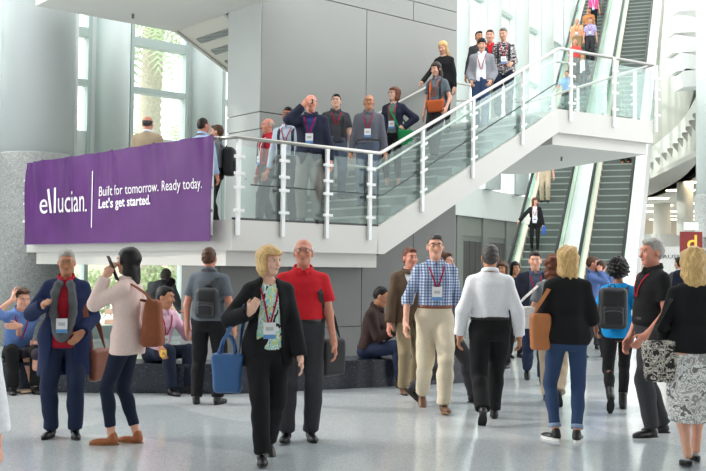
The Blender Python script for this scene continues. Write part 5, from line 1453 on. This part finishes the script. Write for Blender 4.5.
# woman in the navy coat
pa = make_person(floor_at(63, 437), 8, 1.62, 'person in long navy coat, grey scarf and red shirt, pointing one finger', 'tan', ('pony', 'silver'), 'f', 1.12, head=(8, 4, 0), glasses=mat('glasses_gold', rgb(150, 120, 90), 0.3),
    top=shirt(RED2, 'long', -0.10, flare=0.1), over=jacket(COAT, -0.36, ('full', 0.115, 0.075), name='coat', flare=0.12, loose=0.02), legs=(DJEAN, 'normal'), shoes=(SHB, 'sneaker'), scarf=SCARF, lanyard=(LAN, 0.18),
    hands=[(0.17, -0.15, 0.98), (-0.15, -0.30, 1.24)], handdir=((-0.5, -0.3, -0.6), (0.35, -0.8, 0.25)), palms=[(-0.5, 1, 0), (0.6, 0.2, -0.6)], curl=(0.5, 0.35), feet=[(0.11, -0.02, 0.085, 0, 14), (-0.11, 0.02, 0.085, 0, -14)])
shoulder_bag(pa, 'leather_satchel', 'brown leather satchel on the shoulder of the navy coat wearer', BRL, 'l', (0.30, 0.10, 0.66), (0.13, 0.05, 0.15), BRL, yaw=60, strapw=0.05)
# woman on the phone in the pink jacket
pb_ = make_person(floor_at(125, 444), -98, 1.63, 'person with long black hair in pale pink jacket, phone at the ear', 'fair', ('long', 'black'), 'f', 0.95, head=(-8, 0, 0), top=shirt(WHITEC, 'long', -0.02),
    over=jacket(PINK, -0.13, ('full', 0.02, 0.05), collar=True), legs=(C_('ink_navy_cloth', 30, 38, 56), 'slim', 0.13), shoes=(SHTAN, 'dress', SOLEB), hands=[(0.13, -0.16, 1.49), (-0.22, -0.06, 0.90)], elbow=[(0.10, -0.35, -1), None], palms=[(-1, 0.2, 0.1), None], handdir=((-0.35, 0.45, 0.85), None), curl=(0.35, 0.5),
    feet=[(0.07, -0.10, 0.085, 0, 12), (-0.07, 0.08, 0.085, 0, -10)])
phone_at(pb_, 0, 'dark phone held to the ear of the pink jacket wearer')
shoulder_bag(pb_, 'suede_bag', 'rust suede bag hanging behind the pink jacket wearer', RUST, 'l', (0.03, 0.25, 1.08), (0.11, 0.085, 0.21), RUST, yaw=10, taper=0.14)
# seated people on the bench
SEAT = 0.345
def bench_y(x_):
    P_ = bp
    for a, b in zip(P_[:-1], P_[1:]):
        if a[0] <= x_ <= b[0]: return a[1]+(b[1]-a[1])*(x_-a[0])/(b[0]-a[0])
    return 11.5
def bench_at(px, off=0.26):
    Y_ = 11.6
    for _ in range(4): X_ = ray(px, 300)[0]/ray(px, 300)[1]*Y_; Y_ = bench_y(X_)+off
    return (float(X_), float(Y_), 0.0)
pc = make_person(bench_at(19), 28, 1.72, 'seated person in blue shirt on the bench holding a phone', 'fair', ('short', 'brown'), top=shirt(BLUES, 'half'), legs=(BLACK, 'normal'), shoes=DRESS, lanyard=(LAN, 0.24, False), head=(12, 8, 0), **{**sit(SEAT, lean=20)}, hands=[(-0.05, -0.36, 0.78), (-0.12, -0.34, 1.10)], elbow=[None, (-1, -0.3, -0.8)], handdir=((-1, 0, 0), (0.1, 0.55, 0.85)), palms=[None, (1, 0, 0)])
phone_at(pc, 1, 'dark phone at the ear of the seated blue shirt wearer')
make_person(bench_at(62), -42, 1.58, 'seated person with bare legs and beige flats behind the navy coat', 'fair', ('bob', 'brown'), 'f', top=shirt(C_('plum_cloth', 70, 56, 72), 'short', 0.0, collar=False), skirt=None, legs=(C_('plum_shorts', 60, 52, 64), 'normal', 0.42), shoes=(SHBEIGE, 'flat'), **sit(SEAT, fy=-0.42, sp=0.05), hands=[(0.12, -0.3, 0.62), (-0.12, -0.3, 0.62)], q=1.3)
make_person(bench_at(-34), 10, 1.70, 'seated person in teal top at the end of the bench', 'fair', ('short', 'brown'), top=shirt(TEAL, 'long', 0.0, collar=False), legs=(BLACK, 'normal'), shoes=DRESS, **sit(SEAT), hands=[(0.15, -0.33, 0.62), (-0.15, -0.33, 0.62)], q=1.3)
pd = make_person(bench_at(157), 48, 1.74, 'seated person in pink shirt gesturing on the bench', 'tan', ('short', 'black'), top=shirt(PINKS, 'long'), legs=(C_('ink_navy_cloth', 30, 38, 56), 'normal'), shoes=DRESS, lanyard=(LAN, 0.26), head=(28, 2, 0), **sit(SEAT, lean=14), hands=[(0.20, -0.32, 0.84), (-0.22, -0.38, 0.55)], elbow=[(0.6, 0.5, -1), None], handdir=((-0.4, -0.1, 0.9), (-0.1, -0.5, -0.8)), curl=(0.6, 0.6))
nt = thing('yellow_note', 'small yellow object in the hand of the seated pink shirt wearer', 'note', wpt(pd, pd['wr'][1]+np.array([0, -0.06, -0.07])))
bag_body('body', nt, np.zeros(3), (0.035, 0.014, 0.04), 0.01, np.eye(3), mat('yellow_paper', rgb(236, 196, 60), 0.6), 0.006)
pe = make_person(bench_at(369, 0.30), 72, 1.76, 'seated person in dark brown sweater and jeans reading on the bench', 'tan', ('crop', 'black'), girth=1.08, top=shirt(DBROWN, 'long', 0.0, loose=0.02), legs=(DJEAN, 'normal'), shoes=(SHBR, 'dress'), glasses=True, head=(5, 20, 0), **sit(SEAT, lean=12), hands=[(0.07, -0.38, 0.72), (-0.07, -0.38, 0.72)])
ph = thing('booklet', 'small pale booklet in the hands of the brown sweater reader', 'booklet', wpt(pe, np.array([0, -0.45, 0.76]))); bag_body('pages', ph, np.zeros(3), (0.05, 0.006, 0.07), 0.004, rzm(pe['heading'])@rx(0.9), mat('paper_white', rgb(226, 226, 224), 0.7), 0.005, amp=0)
# bending man under the landing
pf_ = make_person((-3.10, 15.3, 0), 165, 1.76, 'person in grey jacket bending forward under the landing', 'fair', ('short', 'grey'), top=shirt(WHITEC, 'long'), over=jacket(GREY, -0.22), legs=(CHAR, 'normal'), shoes=DRESS, lean=62, hip=(0, 0.12, 0.92), hands=[(0.2, -0.6, 0.75), (-0.2, -0.6, 0.75)], q=1.3)
backpack(pf_, 'black backpack on the bending grey jacket wearer', z=0.20, size=(0.09, 0.06, 0.16), straps=False, dx=-0.25)
# grey polo man seen from behind
pg = make_person(floor_at(207, 404), 172, 1.69, 'person seen from behind in grey polo and black trousers below the banner', 'ruddy', ('crop', 'brown'), girth=1.08, top=shirt(C_('slate_polo_cloth', 98, 106, 114), 'short', 0.0, loose=0.02), legs=(BLACK, 'normal'), shoes=DRESS, hands=[(0.26, -0.06, 0.85), (-0.28, -0.05, 0.86)], feet=[(0.12, 0.02, 0.085, 0, 14), (-0.12, 0, 0.085, 0, -14)])
sl_ = backpack(pg, 'black sling bag across the back of the grey polo wearer', z=0.20, size=(0.13, 0.06, 0.17), straps=False, dx=-0.04)
S_ = pg['S']; org = np.array(sl_.location)
strip('strap', [wpt(pg, pg['T'](x, y, z))-org for x, y, z in ((0.10, 0.13, 0.10), (0.02, 0.15, 0.26), (-0.07, 0.14, 0.38), (-0.11, 0.09, 0.47), (-0.12, 0.0, 0.515), (-0.11, -0.10, 0.44), (0.0, -0.15, 0.26), (0.12, -0.13, 0.1))], [wdir(pg, v) for v in ((0, 1, 0), (0, 1, 0), (0, 1, 0.2), (0, 0.7, 0.7), (0, 0, 1), (0, -1, 0.4), (0, -1, 0), (0, -1, 0))], 0.06, 0.008, NYLON, sl_)
# blonde woman walking in front
pw = make_person(floor_at(266, 459), 12, 1.66, 'person with blonde bob, black cardigan and aqua print top, walking', 'pale', ('bob', 'blonde'), 'f', 1.0, head=(38, 2, 0), top=dict(m=BLOUSE, sleeve='none', hem=-0.03, neck=0.022), over=jacket(BLACK, -0.16, ('full', 0.125, 0.060), name='cardigan', loose=0.016), legs=(BLACK, 'normal'), shoes=DRESS, lanyard=(LAN, 0.20),
    feet=[(0.05, 0.20, 0.125, 25, 4), (-0.06, -0.22, 0.09, -5, -4)], hip=(0, 0, 0.915), hands=[(0.25, -0.12, 0.84), (-0.17, -0.20, 1.20)], elbow=[None, (-1, 0.6, -1)], palms=[None, (0.3, 1, 0)], handdir=(None, (0.5, -0.1, 0.9)), curl=(0.4, 1.0))
shoulder_bag(pw, 'leather_tote', 'blue leather tote bag on the arm of the blonde cardigan wearer', BLEATH, 'r', (-0.32, 0.0, 0.70), (0.125, 0.06, 0.16), BLEATH, handles=2, taper=-0.1, yaw=-20, strapw=0.03)
# red polo man
pr_ = make_person(floor_at(301, 439), 6, 1.74, 'person with white hair in red polo and charcoal trousers, walking', 'ruddy', ('fringe', 'white'), 'm', 1.07, 0.05, head=(-6, -6, 0), glasses=True, top=shirt(REDC, 'short', 0.112, loose=0.02), legs=(CHAR, 'normal'), shoes=DRESS, belt=BELTB, feet=[(0.08, -0.04, 0.085, 0, 8), (-0.13, -0.12, 0.09, -4, -12)], hip=(0, 0, 0.925), hands=[(0.27, -0.10, 0.83), (-0.25, 0.0, 0.83)])
shoulder_bag(pr_, 'laptop_bag', 'black laptop bag on the shoulder of the red polo wearer', NYLON, 'l', (0.27, 0.14, 0.70), (0.13, 0.06, 0.165), NYLON, yaw=35, taper=0.05, strapw=0.045)
# brown suit man
make_person(floor_at(409, 393), 14, 1.73, 'person in brown suit jacket and olive trousers behind the plaid shirt wearer', 'ruddy', ('short', 'auburn'), head=(10, -2, 0), top=shirt(WHITEC, 'long', 0.05), over=jacket(BROWN, -0.20, ('cut', 0.12, 0.09, -0.02, 0.3), collar=True), legs=(OLIVE, 'normal'), shoes=(SHBR, 'dress'), hands=[(0.26, -0.05, 0.82), (-0.28, -0.08, 0.82)], feet=[(0.09, 0.10, 0.085, 0, 8), (-0.09, -0.06, 0.085, 0, -8)])
# plaid man
make_person(floor_at(434, 410), 4, 1.87, 'tall person in blue plaid shirt and light khaki trousers striding ahead', 'fair', ('short', 'salt'), head=(-4, -3, 0), glasses=mat('glasses_dark', rgb(40, 34, 32), 0.3), top=shirt(PLAID, 'half', 0.112, loose=0.022), legs=(KHAKI, 'loose'), shoes=(SHBR, 'dress', SOLEB), belt=BELTBR, lanyard=(LAN, 0.30), hands=[(0.28, 0.06, 0.83), (-0.30, -0.10, 0.86)], feet=[(0.06, -0.22, 0.09, -6, 4), (-0.08, 0.26, 0.15, 38, -4)], hip=(0, 0, 0.91))
make_person(floor_at(443, 402), 78, 1.72, 'dark-suited person passing behind the plaid shirt wearer', 'fair', ('short', 'brown'), top=shirt(DGREY, 'long', 0.0), over=jacket(CHAR, -0.2), legs=(CHAR, 'normal'), shoes=DRESS, feet=[(0.07, -0.33, 0.09, -6, 4), (-0.07, 0.33, 0.16, 40, -4)], hip=(0, 0, 0.885), twist=-12)
# white shirt man from behind
make_person(floor_at(489, 422), 176, 1.75, 'person seen from behind in white shirt and black trousers walking away', 'tan', ('short', 'salt'), girth=1.08, top=shirt(WHITEC, 'long', 0.11, loose=0.024), legs=(BLACK, 'loose'), shoes=DRESS, belt=BELTB, lanyard=(LANB, 0.3, False), hands=[(0.29, -0.02, 0.84), (-0.29, -0.04, 0.84)], feet=[(0.08, 0.26, 0.16, 48, 4), (-0.07, -0.26, 0.09, -6, -4)], hip=(0, 0, 0.905))
# navy jacket man facing
pn = make_person((2.42, 13.0, 0), -5, 1.76, 'person in open navy jacket and lanyard behind the curly brown hair', 'fair', ('short', 'dark'), girth=1.05, head=(-6, 3, 0), top=shirt(C_('steel_polo_cloth', 70, 80, 100), 'short', 0.04), over=jacket(C_('midnight_cloth', 28, 32, 46), -0.18, ('full', 0.09, 0.09), loose=0.02), legs=(DJEAN, 'normal'), shoes=DRESS, lanyard=(LAN, 0.28, False), **WALK_L)
make_person((2.75, 16.6, 0), 20, 1.62, 'person with long black hair near the escalator foot', 'tan', ('long', 'black'), 'f', top=shirt(BLACK, 'long', 0.0, collar=False), legs=(BLACK, 'slim'), shoes=DRESS, q=1.3)
make_person((2.28, 14.9, 0), -30, 1.60, 'person with brown hair half hidden by the white shirt wearer', 'tan', ('bob', 'brown'), 'f', top=shirt(C_('taupe_cloth', 120, 104, 92), 'long', 0.0, collar=False), legs=(BLACK, 'slim'), shoes=DRESS, q=1.3)
# grey T-shirt woman with curly brown hair
pt2 = make_person(floor_at(553, 404), 168, 1.67, 'person with curly brown hair in grey top and khaki trousers walking away', 'fair', ('wavy', 'auburn'), 'f', 1.05, head=(-14, 0, 0), top=shirt(GREY, 'short', -0.04, collar=False, loose=0.02), legs=(C_('stone_cloth', 196, 178, 152), 'normal'), shoes=DRESS, feet=[(0.07, -0.22, 0.09, -6, 4), (-0.07, 0.27, 0.17, 52, -4)][::1], hip=(0, 0, 0.905), hands=[(0.24, -0.10, 0.86), (-0.22, -0.05, 0.84)])
shoulder_bag(pt2, 'white_handbag', 'white floral handbag on the shoulder of the grey top wearer', WBAG, 'l', (0.34, 0.08, 1.00), (0.13, 0.05, 0.13), WBAG, yaw=25, strapw=0.03)
# blonde woman in jeans
pj = make_person(floor_at(567, 441), 176, 1.69, 'person with long blonde hair in black jacket and skinny blue jeans', 'fair', ('wavy', 'blonde'), 'f', 1.0, top=shirt(WHITEC, 'long', -0.05, collar=False), over=jacket(BLACK, -0.06, ('full', 0.05, 0.05), loose=0.02), legs=(JEAN, 'slim', 0.10), shoes=(SHB, 'sneaker', SOLEW), hands=[(0.12, -0.26, 1.05), (-0.12, -0.25, 1.08)], feet=[(0.10, -0.02, 0.085, 0, 32), (-0.08, 0.05, 0.085, 0, -18)])
for i in (0, 1):
    u_ = unit(pj['an'][i]-pj['kn'][i]); c0 = pj['an'][i]-u_*0.07
    tube('jean_cuff', [tuple(c0), tuple(c0+u_*0.035)], [0.056, 0.056], C_('pale_denim', 140, 160, 186), pj['root'], 14)
shoulder_bag(pj, 'tan_tote', 'tan leather tote on the shoulder of the skinny jeans wearer', TANL, 'l', (0.25, 0.06, 0.98), (0.09, 0.055, 0.165), TANL, yaw=15, taper=-0.05, strapw=0.035)
# blue shirt man with phone, farther
pz_ = make_person(floor_at(592, 357), 74, 1.72, 'person in blue shirt talking on a phone near the escalators', 'ruddy', ('short', 'brown'), top=shirt(C_('denim_shirt_cloth', 92, 116, 168), 'long', 0.05), legs=(CHAR, 'normal'), shoes=DRESS, hands=[(0.2, -0.2, 0.95), (-0.14, -0.14, 1.50)], elbow=[None, (-0.4, -1, -0.8)], handdir=(None, (0.35, 0.4, 0.85)), q=1.2, head=(5, 4, 0), feet=[(0.08, -0.2, 0.085, 0, 6), (-0.08, 0.2, 0.12, 20, -6)])
phone_at(pz_, 1, 'dark phone at the ear of the far blue shirt wearer')
# curly black hair, azure shirt, backpack
pk = make_person(floor_at(618, 410), 168, 1.64, 'person with curly black hair in azure shirt striding away', 'brown', ('curly', 'black'), 'f', 1.0, top=shirt(AZURE, 'short', -0.08, collar=False, loose=0.02), legs=(BLACK, 'slim'), shoes=(SHB, 'boot'), feet=[(0.10, 0.34, 0.20, 55, 4), (-0.06, -0.12, 0.09, 0, -4)], hip=(0, 0, 0.90), hands=[(0.24, -0.14, 0.90), (-0.26, 0.02, 0.84)])
backpack(pk, 'black backpack worn over the azure shirt', size=(0.155, 0.10, 0.23), z=0.26, dx=0.07)
# black polo man facing the others
make_person(floor_at(652, 435), -78, 1.78, 'person with grey hair in black polo and charcoal trousers beside the skirt wearer', 'ruddy', ('short', 'silver'), girth=1.08, belly=0.04, head=(4, 2, 0), top=shirt(BLACK, 'short', 0.04, loose=0.022), legs=(CHAR, 'normal'), shoes=DRESS, belt=BELTB, lanyard=(LAN, 0.3, False), hands=[(0.19, -0.16, 0.90), (-0.22, -0.10, 0.85)], feet=[(0.10, -0.06, 0.085, 0, 6), (-0.10, 0.16, 0.085, 0, -14)])
# blonde woman at the edge with print skirt
pq = make_person(floor_at(693, 466), 172, 1.66, 'person with blonde hair in black top and grey print skirt', 'fair', ('wavy', 'blonde'), 'f', 1.1, head=(12, 0, 0), top=shirt(BLACK, 'three', -0.02, collar=False, loose=0.02), skirt=(SKIRTP, 0.36, 0.015), shoes=(SHB, 'flat'), feet=[(0.05, 0.06, 0.10, 8, 4), (-0.06, -0.18, 0.10, 5, -4)], hands=[(0.20, -0.16, 0.95), (-0.25, -0.05, 0.84)])
shoulder_bag(pq, 'print_handbag', 'black and cream print handbag of the skirt wearer', BAGP, 'l', (0.27, 0.06, 0.84), (0.13, 0.06, 0.17), SHB, yaw=10, taper=-0.1)
# two people in the far hall
make_person((*atY(688.5, 250, 16.2)[:2], 0), 160, 1.80, 'person in dark suit with black hair below the red letter sign', 'tan', ('short', 'black'), top=shirt(WHITEC, 'long'), over=jacket(C_('midnight_cloth', 28, 32, 46), -0.2), legs=(CHAR, 'normal'), shoes=DRESS, q=1.3)
make_person((*atY(679.5, 255, 19.0)[:2], 0), 200, 1.76, 'person in dark jacket beside the white standing board', 'fair', ('short', 'dark'), top=shirt(WHITEC, 'long'), over=jacket(DGREY, -0.2), legs=(CHAR, 'normal'), shoes=DRESS, q=1.3)
make_person((*atY(602, 262, 18.5)[:2], 0), 150, 1.68, 'person in blue top half hidden behind the curly black hair', 'fair', ('short', 'brown'), top=shirt(C_('denim_shirt_cloth', 92, 116, 168), 'long'), legs=(CHAR, 'normal'), shoes=DRESS, q=1.3)

# ================================================================ people on the lower landing and stair
GL_ = 'people on the stair and its landings'
make_person(land_at(148, 116, 1.76), 174, 1.76, 'person in tan jacket seen from behind above the banner', 'ruddy', ('fringe', 'salt'), girth=1.1, top=shirt(WHITEC, 'long'), over=jacket(TANJ, -0.2, loose=0.02), legs=(CHAR, 'normal'), shoes=DRESS, q=1.35, group=GL_)
p_ = make_person(land_at(203, 118, 1.76), 152, 1.76, 'person in light blue shirt with backpack above the banner corner', 'ruddy', ('crop', 'dark'), top=shirt(LBLUE, 'long'), legs=(CHAR, 'normal'), shoes=DRESS, q=1.35, group=GL_, head=(-14, 6, 0)); backpack(p_, 'black backpack on the light blue shirt wearer', z=0.18, size=(0.13, 0.08, 0.19))
p_ = make_person(tuple(np.array(land_at(213, 124, 1.72))+np.array([0.05, 0.1, 0])), -95, 1.72, 'person with brown hair beside the light blue shirt wearer', 'fair', ('short', 'brown'), top=shirt(GREY, 'short'), legs=(BLACK, 'normal'), shoes=DRESS, q=1.35, group=GL_); backpack(p_, 'black backpack behind the railing corner post', z=0.20, size=(0.14, 0.09, 0.24))
p_ = make_person(land_at(268, 118, 1.70), -58, 1.70, 'bald person in crimson shirt and grey trousers at the railing', 'ruddy', ('fringe', 'silver'), girth=1.06, belly=0.03, top=shirt(RED2, 'long', 0.05), legs=(DGREY, 'normal'), shoes=DRESS, q=1.3, group=GL_, lanyard=(WHITEC, 0.2), hands=[(0.24, -0.12, 0.86), (-0.24, -0.05, 0.84)], feet=[(0.10, -0.18, 0.085, 0, 6), (-0.10, 0.16, 0.085, 0, -6)]); backpack(p_, 'grey and black backpack on the crimson shirt wearer', z=0.26, size=(0.13, 0.08, 0.2))
p_ = make_person(land_at(288, 107, 1.76), -12, 1.76, 'bearded person in pale blue shirt and backpack straps', 'brown', ('short', 'black'), top=shirt(C_('pale_blue_grey_cloth', 176, 188, 204), 'long'), legs=(DGREY, 'normal'), shoes=DRESS, beard='black', glasses=True, q=1.3, group=GL_, lanyard=(LAN, 0.3, False)); backpack(p_, 'dark backpack on the bearded pale blue shirt wearer')
pcam = make_person(land_at(311, 94, 1.84), -4, 1.84, 'person in navy blazer holding a camera to the face', 'ruddy', ('fringe', 'grey'), girth=1.05, top=shirt(C_('royal_shirt_cloth', 58, 66, 122), 'long', 0.05), over=jacket(C_('blazer_navy_cloth', 36, 40, 58), -0.22, ('cut', 0.10, 0.10, 0.06, 0.45), collar=True), legs=(C_('mid_grey_cloth', 122, 118, 114), 'loose'), shoes=DRESS, lanyard=(LAN, 0.27), glasses=True, q=1.25, group=GL_, head=(4, -4, 0), hands=[(0.27, -0.02, 0.84), (-0.08, -0.22, 1.545)], elbow=[None, (-1.0, -0.4, -1)], handdir=(None, (0.75, -0.1, 0.65)), palms=[None, (0.2, 1, 0.2)], curl=(0.5, 0.8))
cm = thing('compact_camera', 'small black camera held by the navy blazer wearer', 'camera', wpt(pcam, pcam['hc']+np.array([0.0, -0.165, 0.0]))); bag_body('body', cm, np.zeros(3), (0.052, 0.02, 0.034), 0.012, rzm(pcam['heading']), PHONE, 0.007, amp=0); tube('lens', [(0, -0.018, 0), (0, -0.045, 0)], [0.026, 0.023], PHONE, cm, 14)
p_ = make_person(stair_at(336, 101, 1.78), 6, 1.78, 'person with glasses in dark grey polo and backpack straps', 'pale', ('short', 'dark'), girth=1.1, belly=0.03, top=shirt(C_('iron_polo_cloth', 66, 66, 72), 'short', 0.0), legs=(C_('slate_denim', 84, 94, 112), 'normal'), shoes=DRESS, glasses=True, lanyard=(LAN, 0.3, False), q=1.3, group=GL_, head=(-12, -10, 0)); backpack(p_, 'black backpack on the dark grey polo wearer')
make_person(stair_at(369, 97, 1.78), -8, 1.80, 'bald person in grey long-sleeved shirt and jeans with a badge', 'tan', ('none', 'black'), girth=1.04, top=shirt(C_('storm_shirt_cloth', 98, 100, 110), 'long', 0.04), legs=(C_('slate_denim', 84, 94, 112), 'normal'), shoes=DRESS, belt=BELTB, glasses=True, lanyard=(LAN, 0.27), q=1.3, group=GL_, head=(4, -4, 0))
p_ = make_person(stair_at(394, 88, 1.68), -20, 1.68, 'person in navy cardigan with one hand on the hip', 'pale', ('bob', 'auburn'), 'f', top=shirt(C_('sage_cloth', 96, 110, 106), 'short', 0.0, collar=False), over=jacket(C_('blazer_navy_cloth', 36, 40, 58), -0.10, ('full', 0.08, 0.06), name='cardigan'), legs=(BLACK, 'slim', 0.16), shoes=(GREENB, 'flat'), glasses=True, lanyard=(LAN, 0.22), q=1.3, group=GL_, head=(-30, -6, 0), hands=[(0.19, -0.04, 1.03), (-0.23, -0.04, 0.84)], elbow=[(1, 0.35, 0), None], handdir=((-0.9, -0.5, -0.1), None))
shoulder_bag(p_, 'green_bag', 'green canvas bag slung on the navy cardigan wearer', GREENB, 'l', (0.24, -0.10, 0.86), (0.12, 0.04, 0.13), GREENB, cross=True, yaw=20)
p_ = make_person(stair_at(437, 68, 1.67), -30, 1.67, 'person with long dark hair in grey polo carrying an orange bag', 'fair', ('long', 'dark'), 'f', top=shirt(C_('slate_polo_cloth', 98, 106, 114), 'short', -0.02), legs=(CHAR, 'normal'), shoes=DRESS, q=1.3, group=GL_, head=(-12, 14, 0), lanyard=(C_('orange_lanyard', 190, 92, 56), 0.2, False), hands=[(0.25, -0.14, 0.90), (-0.24, -0.03, 0.84)], feet=[(0.07, -0.20, 0.085, 0, 4), (-0.07, 0.08, 0.085, 0, -4)]); backpack(p_, 'black backpack on the grey polo stair walker', size=(0.13, 0.08, 0.2))
shoulder_bag(p_, 'orange_bag', 'orange canvas bag at the hip of the grey polo stair walker', ORANGEB, 'l', (0.06, -0.18, 0.94), (0.15, 0.04, 0.11), ORANGEB, cross=True)
make_person(stair_at(444, 50, 1.70), -28, 1.70, 'person with long blonde hair in black looking down at the steps', 'fair', ('long', 'blonde'), 'f', top=shirt(BLACK, 'long', -0.05, collar=False), legs=(BLACK, 'slim'), shoes=DRESS, q=1.35, group=GL_, head=(-4, 22, 0), hands=[(0.24, -0.05, 0.84), (-0.34, -0.24, 0.95)])
make_person(stair_at(482, 39, 1.68), -14, 1.68, 'young person in open grey hoodie over white shirt, hands in pockets', 'fair', ('mop', 'black'), girth=0.92, top=shirt(WHITEC, 'long', -0.02), over=jacket(C_('heather_hoodie_cloth', 142, 144, 150), -0.06, ('full', 0.10, 0.07), name='hoodie', loose=0.012), legs=(JEAN, 'normal'), shoes=(GREY, 'sneaker', SOLEW), lanyard=(LAN, 0.22, False), q=1.3, group=GL_, head=(4, 10, 0), hands=[(0.18, -0.12, 0.92), (-0.18, -0.12, 0.92)], feet=[(0.08, -0.14, 0.085, 0, 8), (-0.09, 0.06, 0.085, 0, -8)])
make_person(stair_at(490, 20, 1.80), -10, 1.80, 'person in red polo and khaki trousers behind the grey hoodie', 'fair', ('short', 'brown'), top=shirt(REDC, 'short', 0.0), legs=(C_('stone_cloth', 196, 178, 152), 'normal'), shoes=(GREY, 'sneaker', SOLEW), lanyard=(LAN, 0.28), q=1.35, group=GL_)
p_ = make_person(stair_at(504, 21, 1.74), -10, 1.74, 'person with short grey hair in black and white print top', 'fair', ('short', 'grey'), 'f', 1.12, head=(-16, 16, 0), top=shirt(ZIGZAG, 'three', -0.10, collar=False, loose=0.03), legs=(C_('ink_navy_cloth', 30, 38, 56), 'normal'), shoes=(GREY, 'sneaker', SOLEW), lanyard=(LAN, 0.24), q=1.3, group=GL_, hands=[(0.14, -0.26, 1.0), (-0.22, -0.06, 0.86)]); backpack(p_, 'black backpack on the black and white print wearer', size=(0.13, 0.08, 0.2))
make_person(stair_at(479, 32, 1.72), 10, 1.66, 'dark-haired person hidden behind the grey hoodie and red polo', 'tan', ('short', 'black'), 'f', top=shirt(CHAR, 'long', 0.0, collar=False), legs=(BLACK, 'slim'), shoes=DRESS, q=1.6, group=GL_)

# ================================================================ people on the escalators
GE = 'people riding the escalators'
SLP = dict(feet=[(0.09, -0.02, 0.085, 0, 6), (-0.09, 0.02, 0.085, 0, -6)])
HE = 180-19+180
def rider(px, y, h, label, **k):
    hd = k.pop('heading', -19); return make_person(esc_at(px, y, h), hd, h, label, q=k.pop('q', 1.8), group=GE, **{**SLP, **k})
p_ = make_person(esc_at(535, 247), -12, 1.58, 'person in black coat and white top holding the escalator handrail', 'fair', ('wavy', 'auburn'), 'f', 1.05, top=shirt(WHITEC, 'short', -0.02, collar=False), over=jacket(BLACK, -0.14, ('full', 0.08, 0.07), loose=0.02), legs=(BLACK, 'slim'), shoes=DRESS, lanyard=(LAN, 0.22), q=1.6, group=GE, head=(30, 0, 0), hands=[(0.26, -0.08, 0.84), (-0.50, -0.16, 0.98)], elbow=[None, (-0.5, 0.4, 0.2)], **SLP)
shoulder_bag(p_, 'pale_handbag', 'pale handbag on the black coat escalator rider', WBAG, 'r', (-0.24, -0.06, 0.98), (0.11, 0.05, 0.12), SHB)
fo = thing('blue_folder', 'bright blue folder in the hand of the escalator rider', 'folder', wpt(p_, p_['wr'][0]+np.array([0.03, -0.04, -0.16]))); bag_body('cover', fo, np.zeros(3), (0.03, 0.09, 0.13), 0.012, rx(0.2), mat('folder_blue', rgb(40, 104, 214), 0.5), 0.01, amp=0)
make_person(esc_at(546, 196), -19, 1.76, 'person in khaki trousers on the escalator below the upper landing', 'fair', ('short', 'brown'), top=shirt(LBLUE, 'short'), legs=(C_('stone_cloth', 196, 178, 152), 'normal'), shoes=DRESS, q=1.6, group=GE, **SLP)
make_person(esc_at(634, 160), 161, 1.74, 'person standing on the otherwise empty escalator, only shoes in view', 'fair', ('short', 'dark'), top=shirt(BLACK, 'long'), legs=(BLACK, 'normal'), shoes=(SHTAN, 'dress'), q=1.8, group=GE, **SLP)
rider(567, 67, 1.68, 'person in light blue shirt behind the railing glass on the escalator', hair=('short', 'brown'), top=shirt(C_('sky_cloth', 150, 190, 236), 'short'), legs=(BLACK, 'normal'), shoes=DRESS, hands=[(0.2, -0.1, 0.85), (-0.42, -0.2, 0.95)])
rider(575, 38, 1.72, 'person in coral red polo on the escalator', hair=('fringe', 'silver'), skin='ruddy', girth=1.08, top=shirt(C_('coral_cloth', 226, 84, 78), 'short'), legs=(C_('umber_cloth', 96, 86, 74), 'normal'), shoes=DRESS)
p_ = rider(594, 48, 1.64, 'person with blonde hair, white top and black jacket on the escalator', sex='f', hair=('wavy', 'sandy'), top=shirt(WHITEC, 'short', 0.0, collar=False), over=jacket(BLACK, -0.05, ('full', 0.09, 0.08)), legs=(DGREY, 'slim'), shoes=DRESS)
rider(577, 16, 1.78, 'person in peach polo and tan trousers on the escalator', hair=('fringe', 'grey'), girth=1.12, top=shirt(C_('peach_cloth', 232, 176, 134), 'short'), legs=(C_('camel_cloth', 158, 132, 96), 'normal'), shoes=DRESS, lanyard=(LAN, 0.25))
p_ = rider(598, 15, 1.76, 'person in lavender shirt with dark strap on the escalator', hair=('short', 'brown'), top=shirt(C_('lavender_cloth', 188, 178, 226), 'short'), legs=(CHAR, 'normal'), shoes=DRESS, lanyard=(LAN, 0.25))
rider(589, 5, 1.72, 'person in amber vest on the escalator', hair=('short', 'dark'), skin='tan', top=shirt(C_('amber_cloth', 196, 132, 84), 'short'), legs=(BLACK, 'normal'), shoes=DRESS)
rider(594, -12, 1.64, 'person in bright pink top high on the escalator', sex='f', hair=('long', 'brown'), top=shirt(C_('magenta_cloth', 238, 88, 160), 'short', 0.0, collar=False), legs=(BLACK, 'slim'), shoes=DRESS, lanyard=(WHITEC, 0.1))
rider(608, -26, 1.74, 'person in grey at the top of the escalator', hair=('short', 'dark'), top=shirt(GREY, 'short'), legs=(C_('mid_grey_cloth', 122, 118, 114), 'normal'), shoes=DRESS)
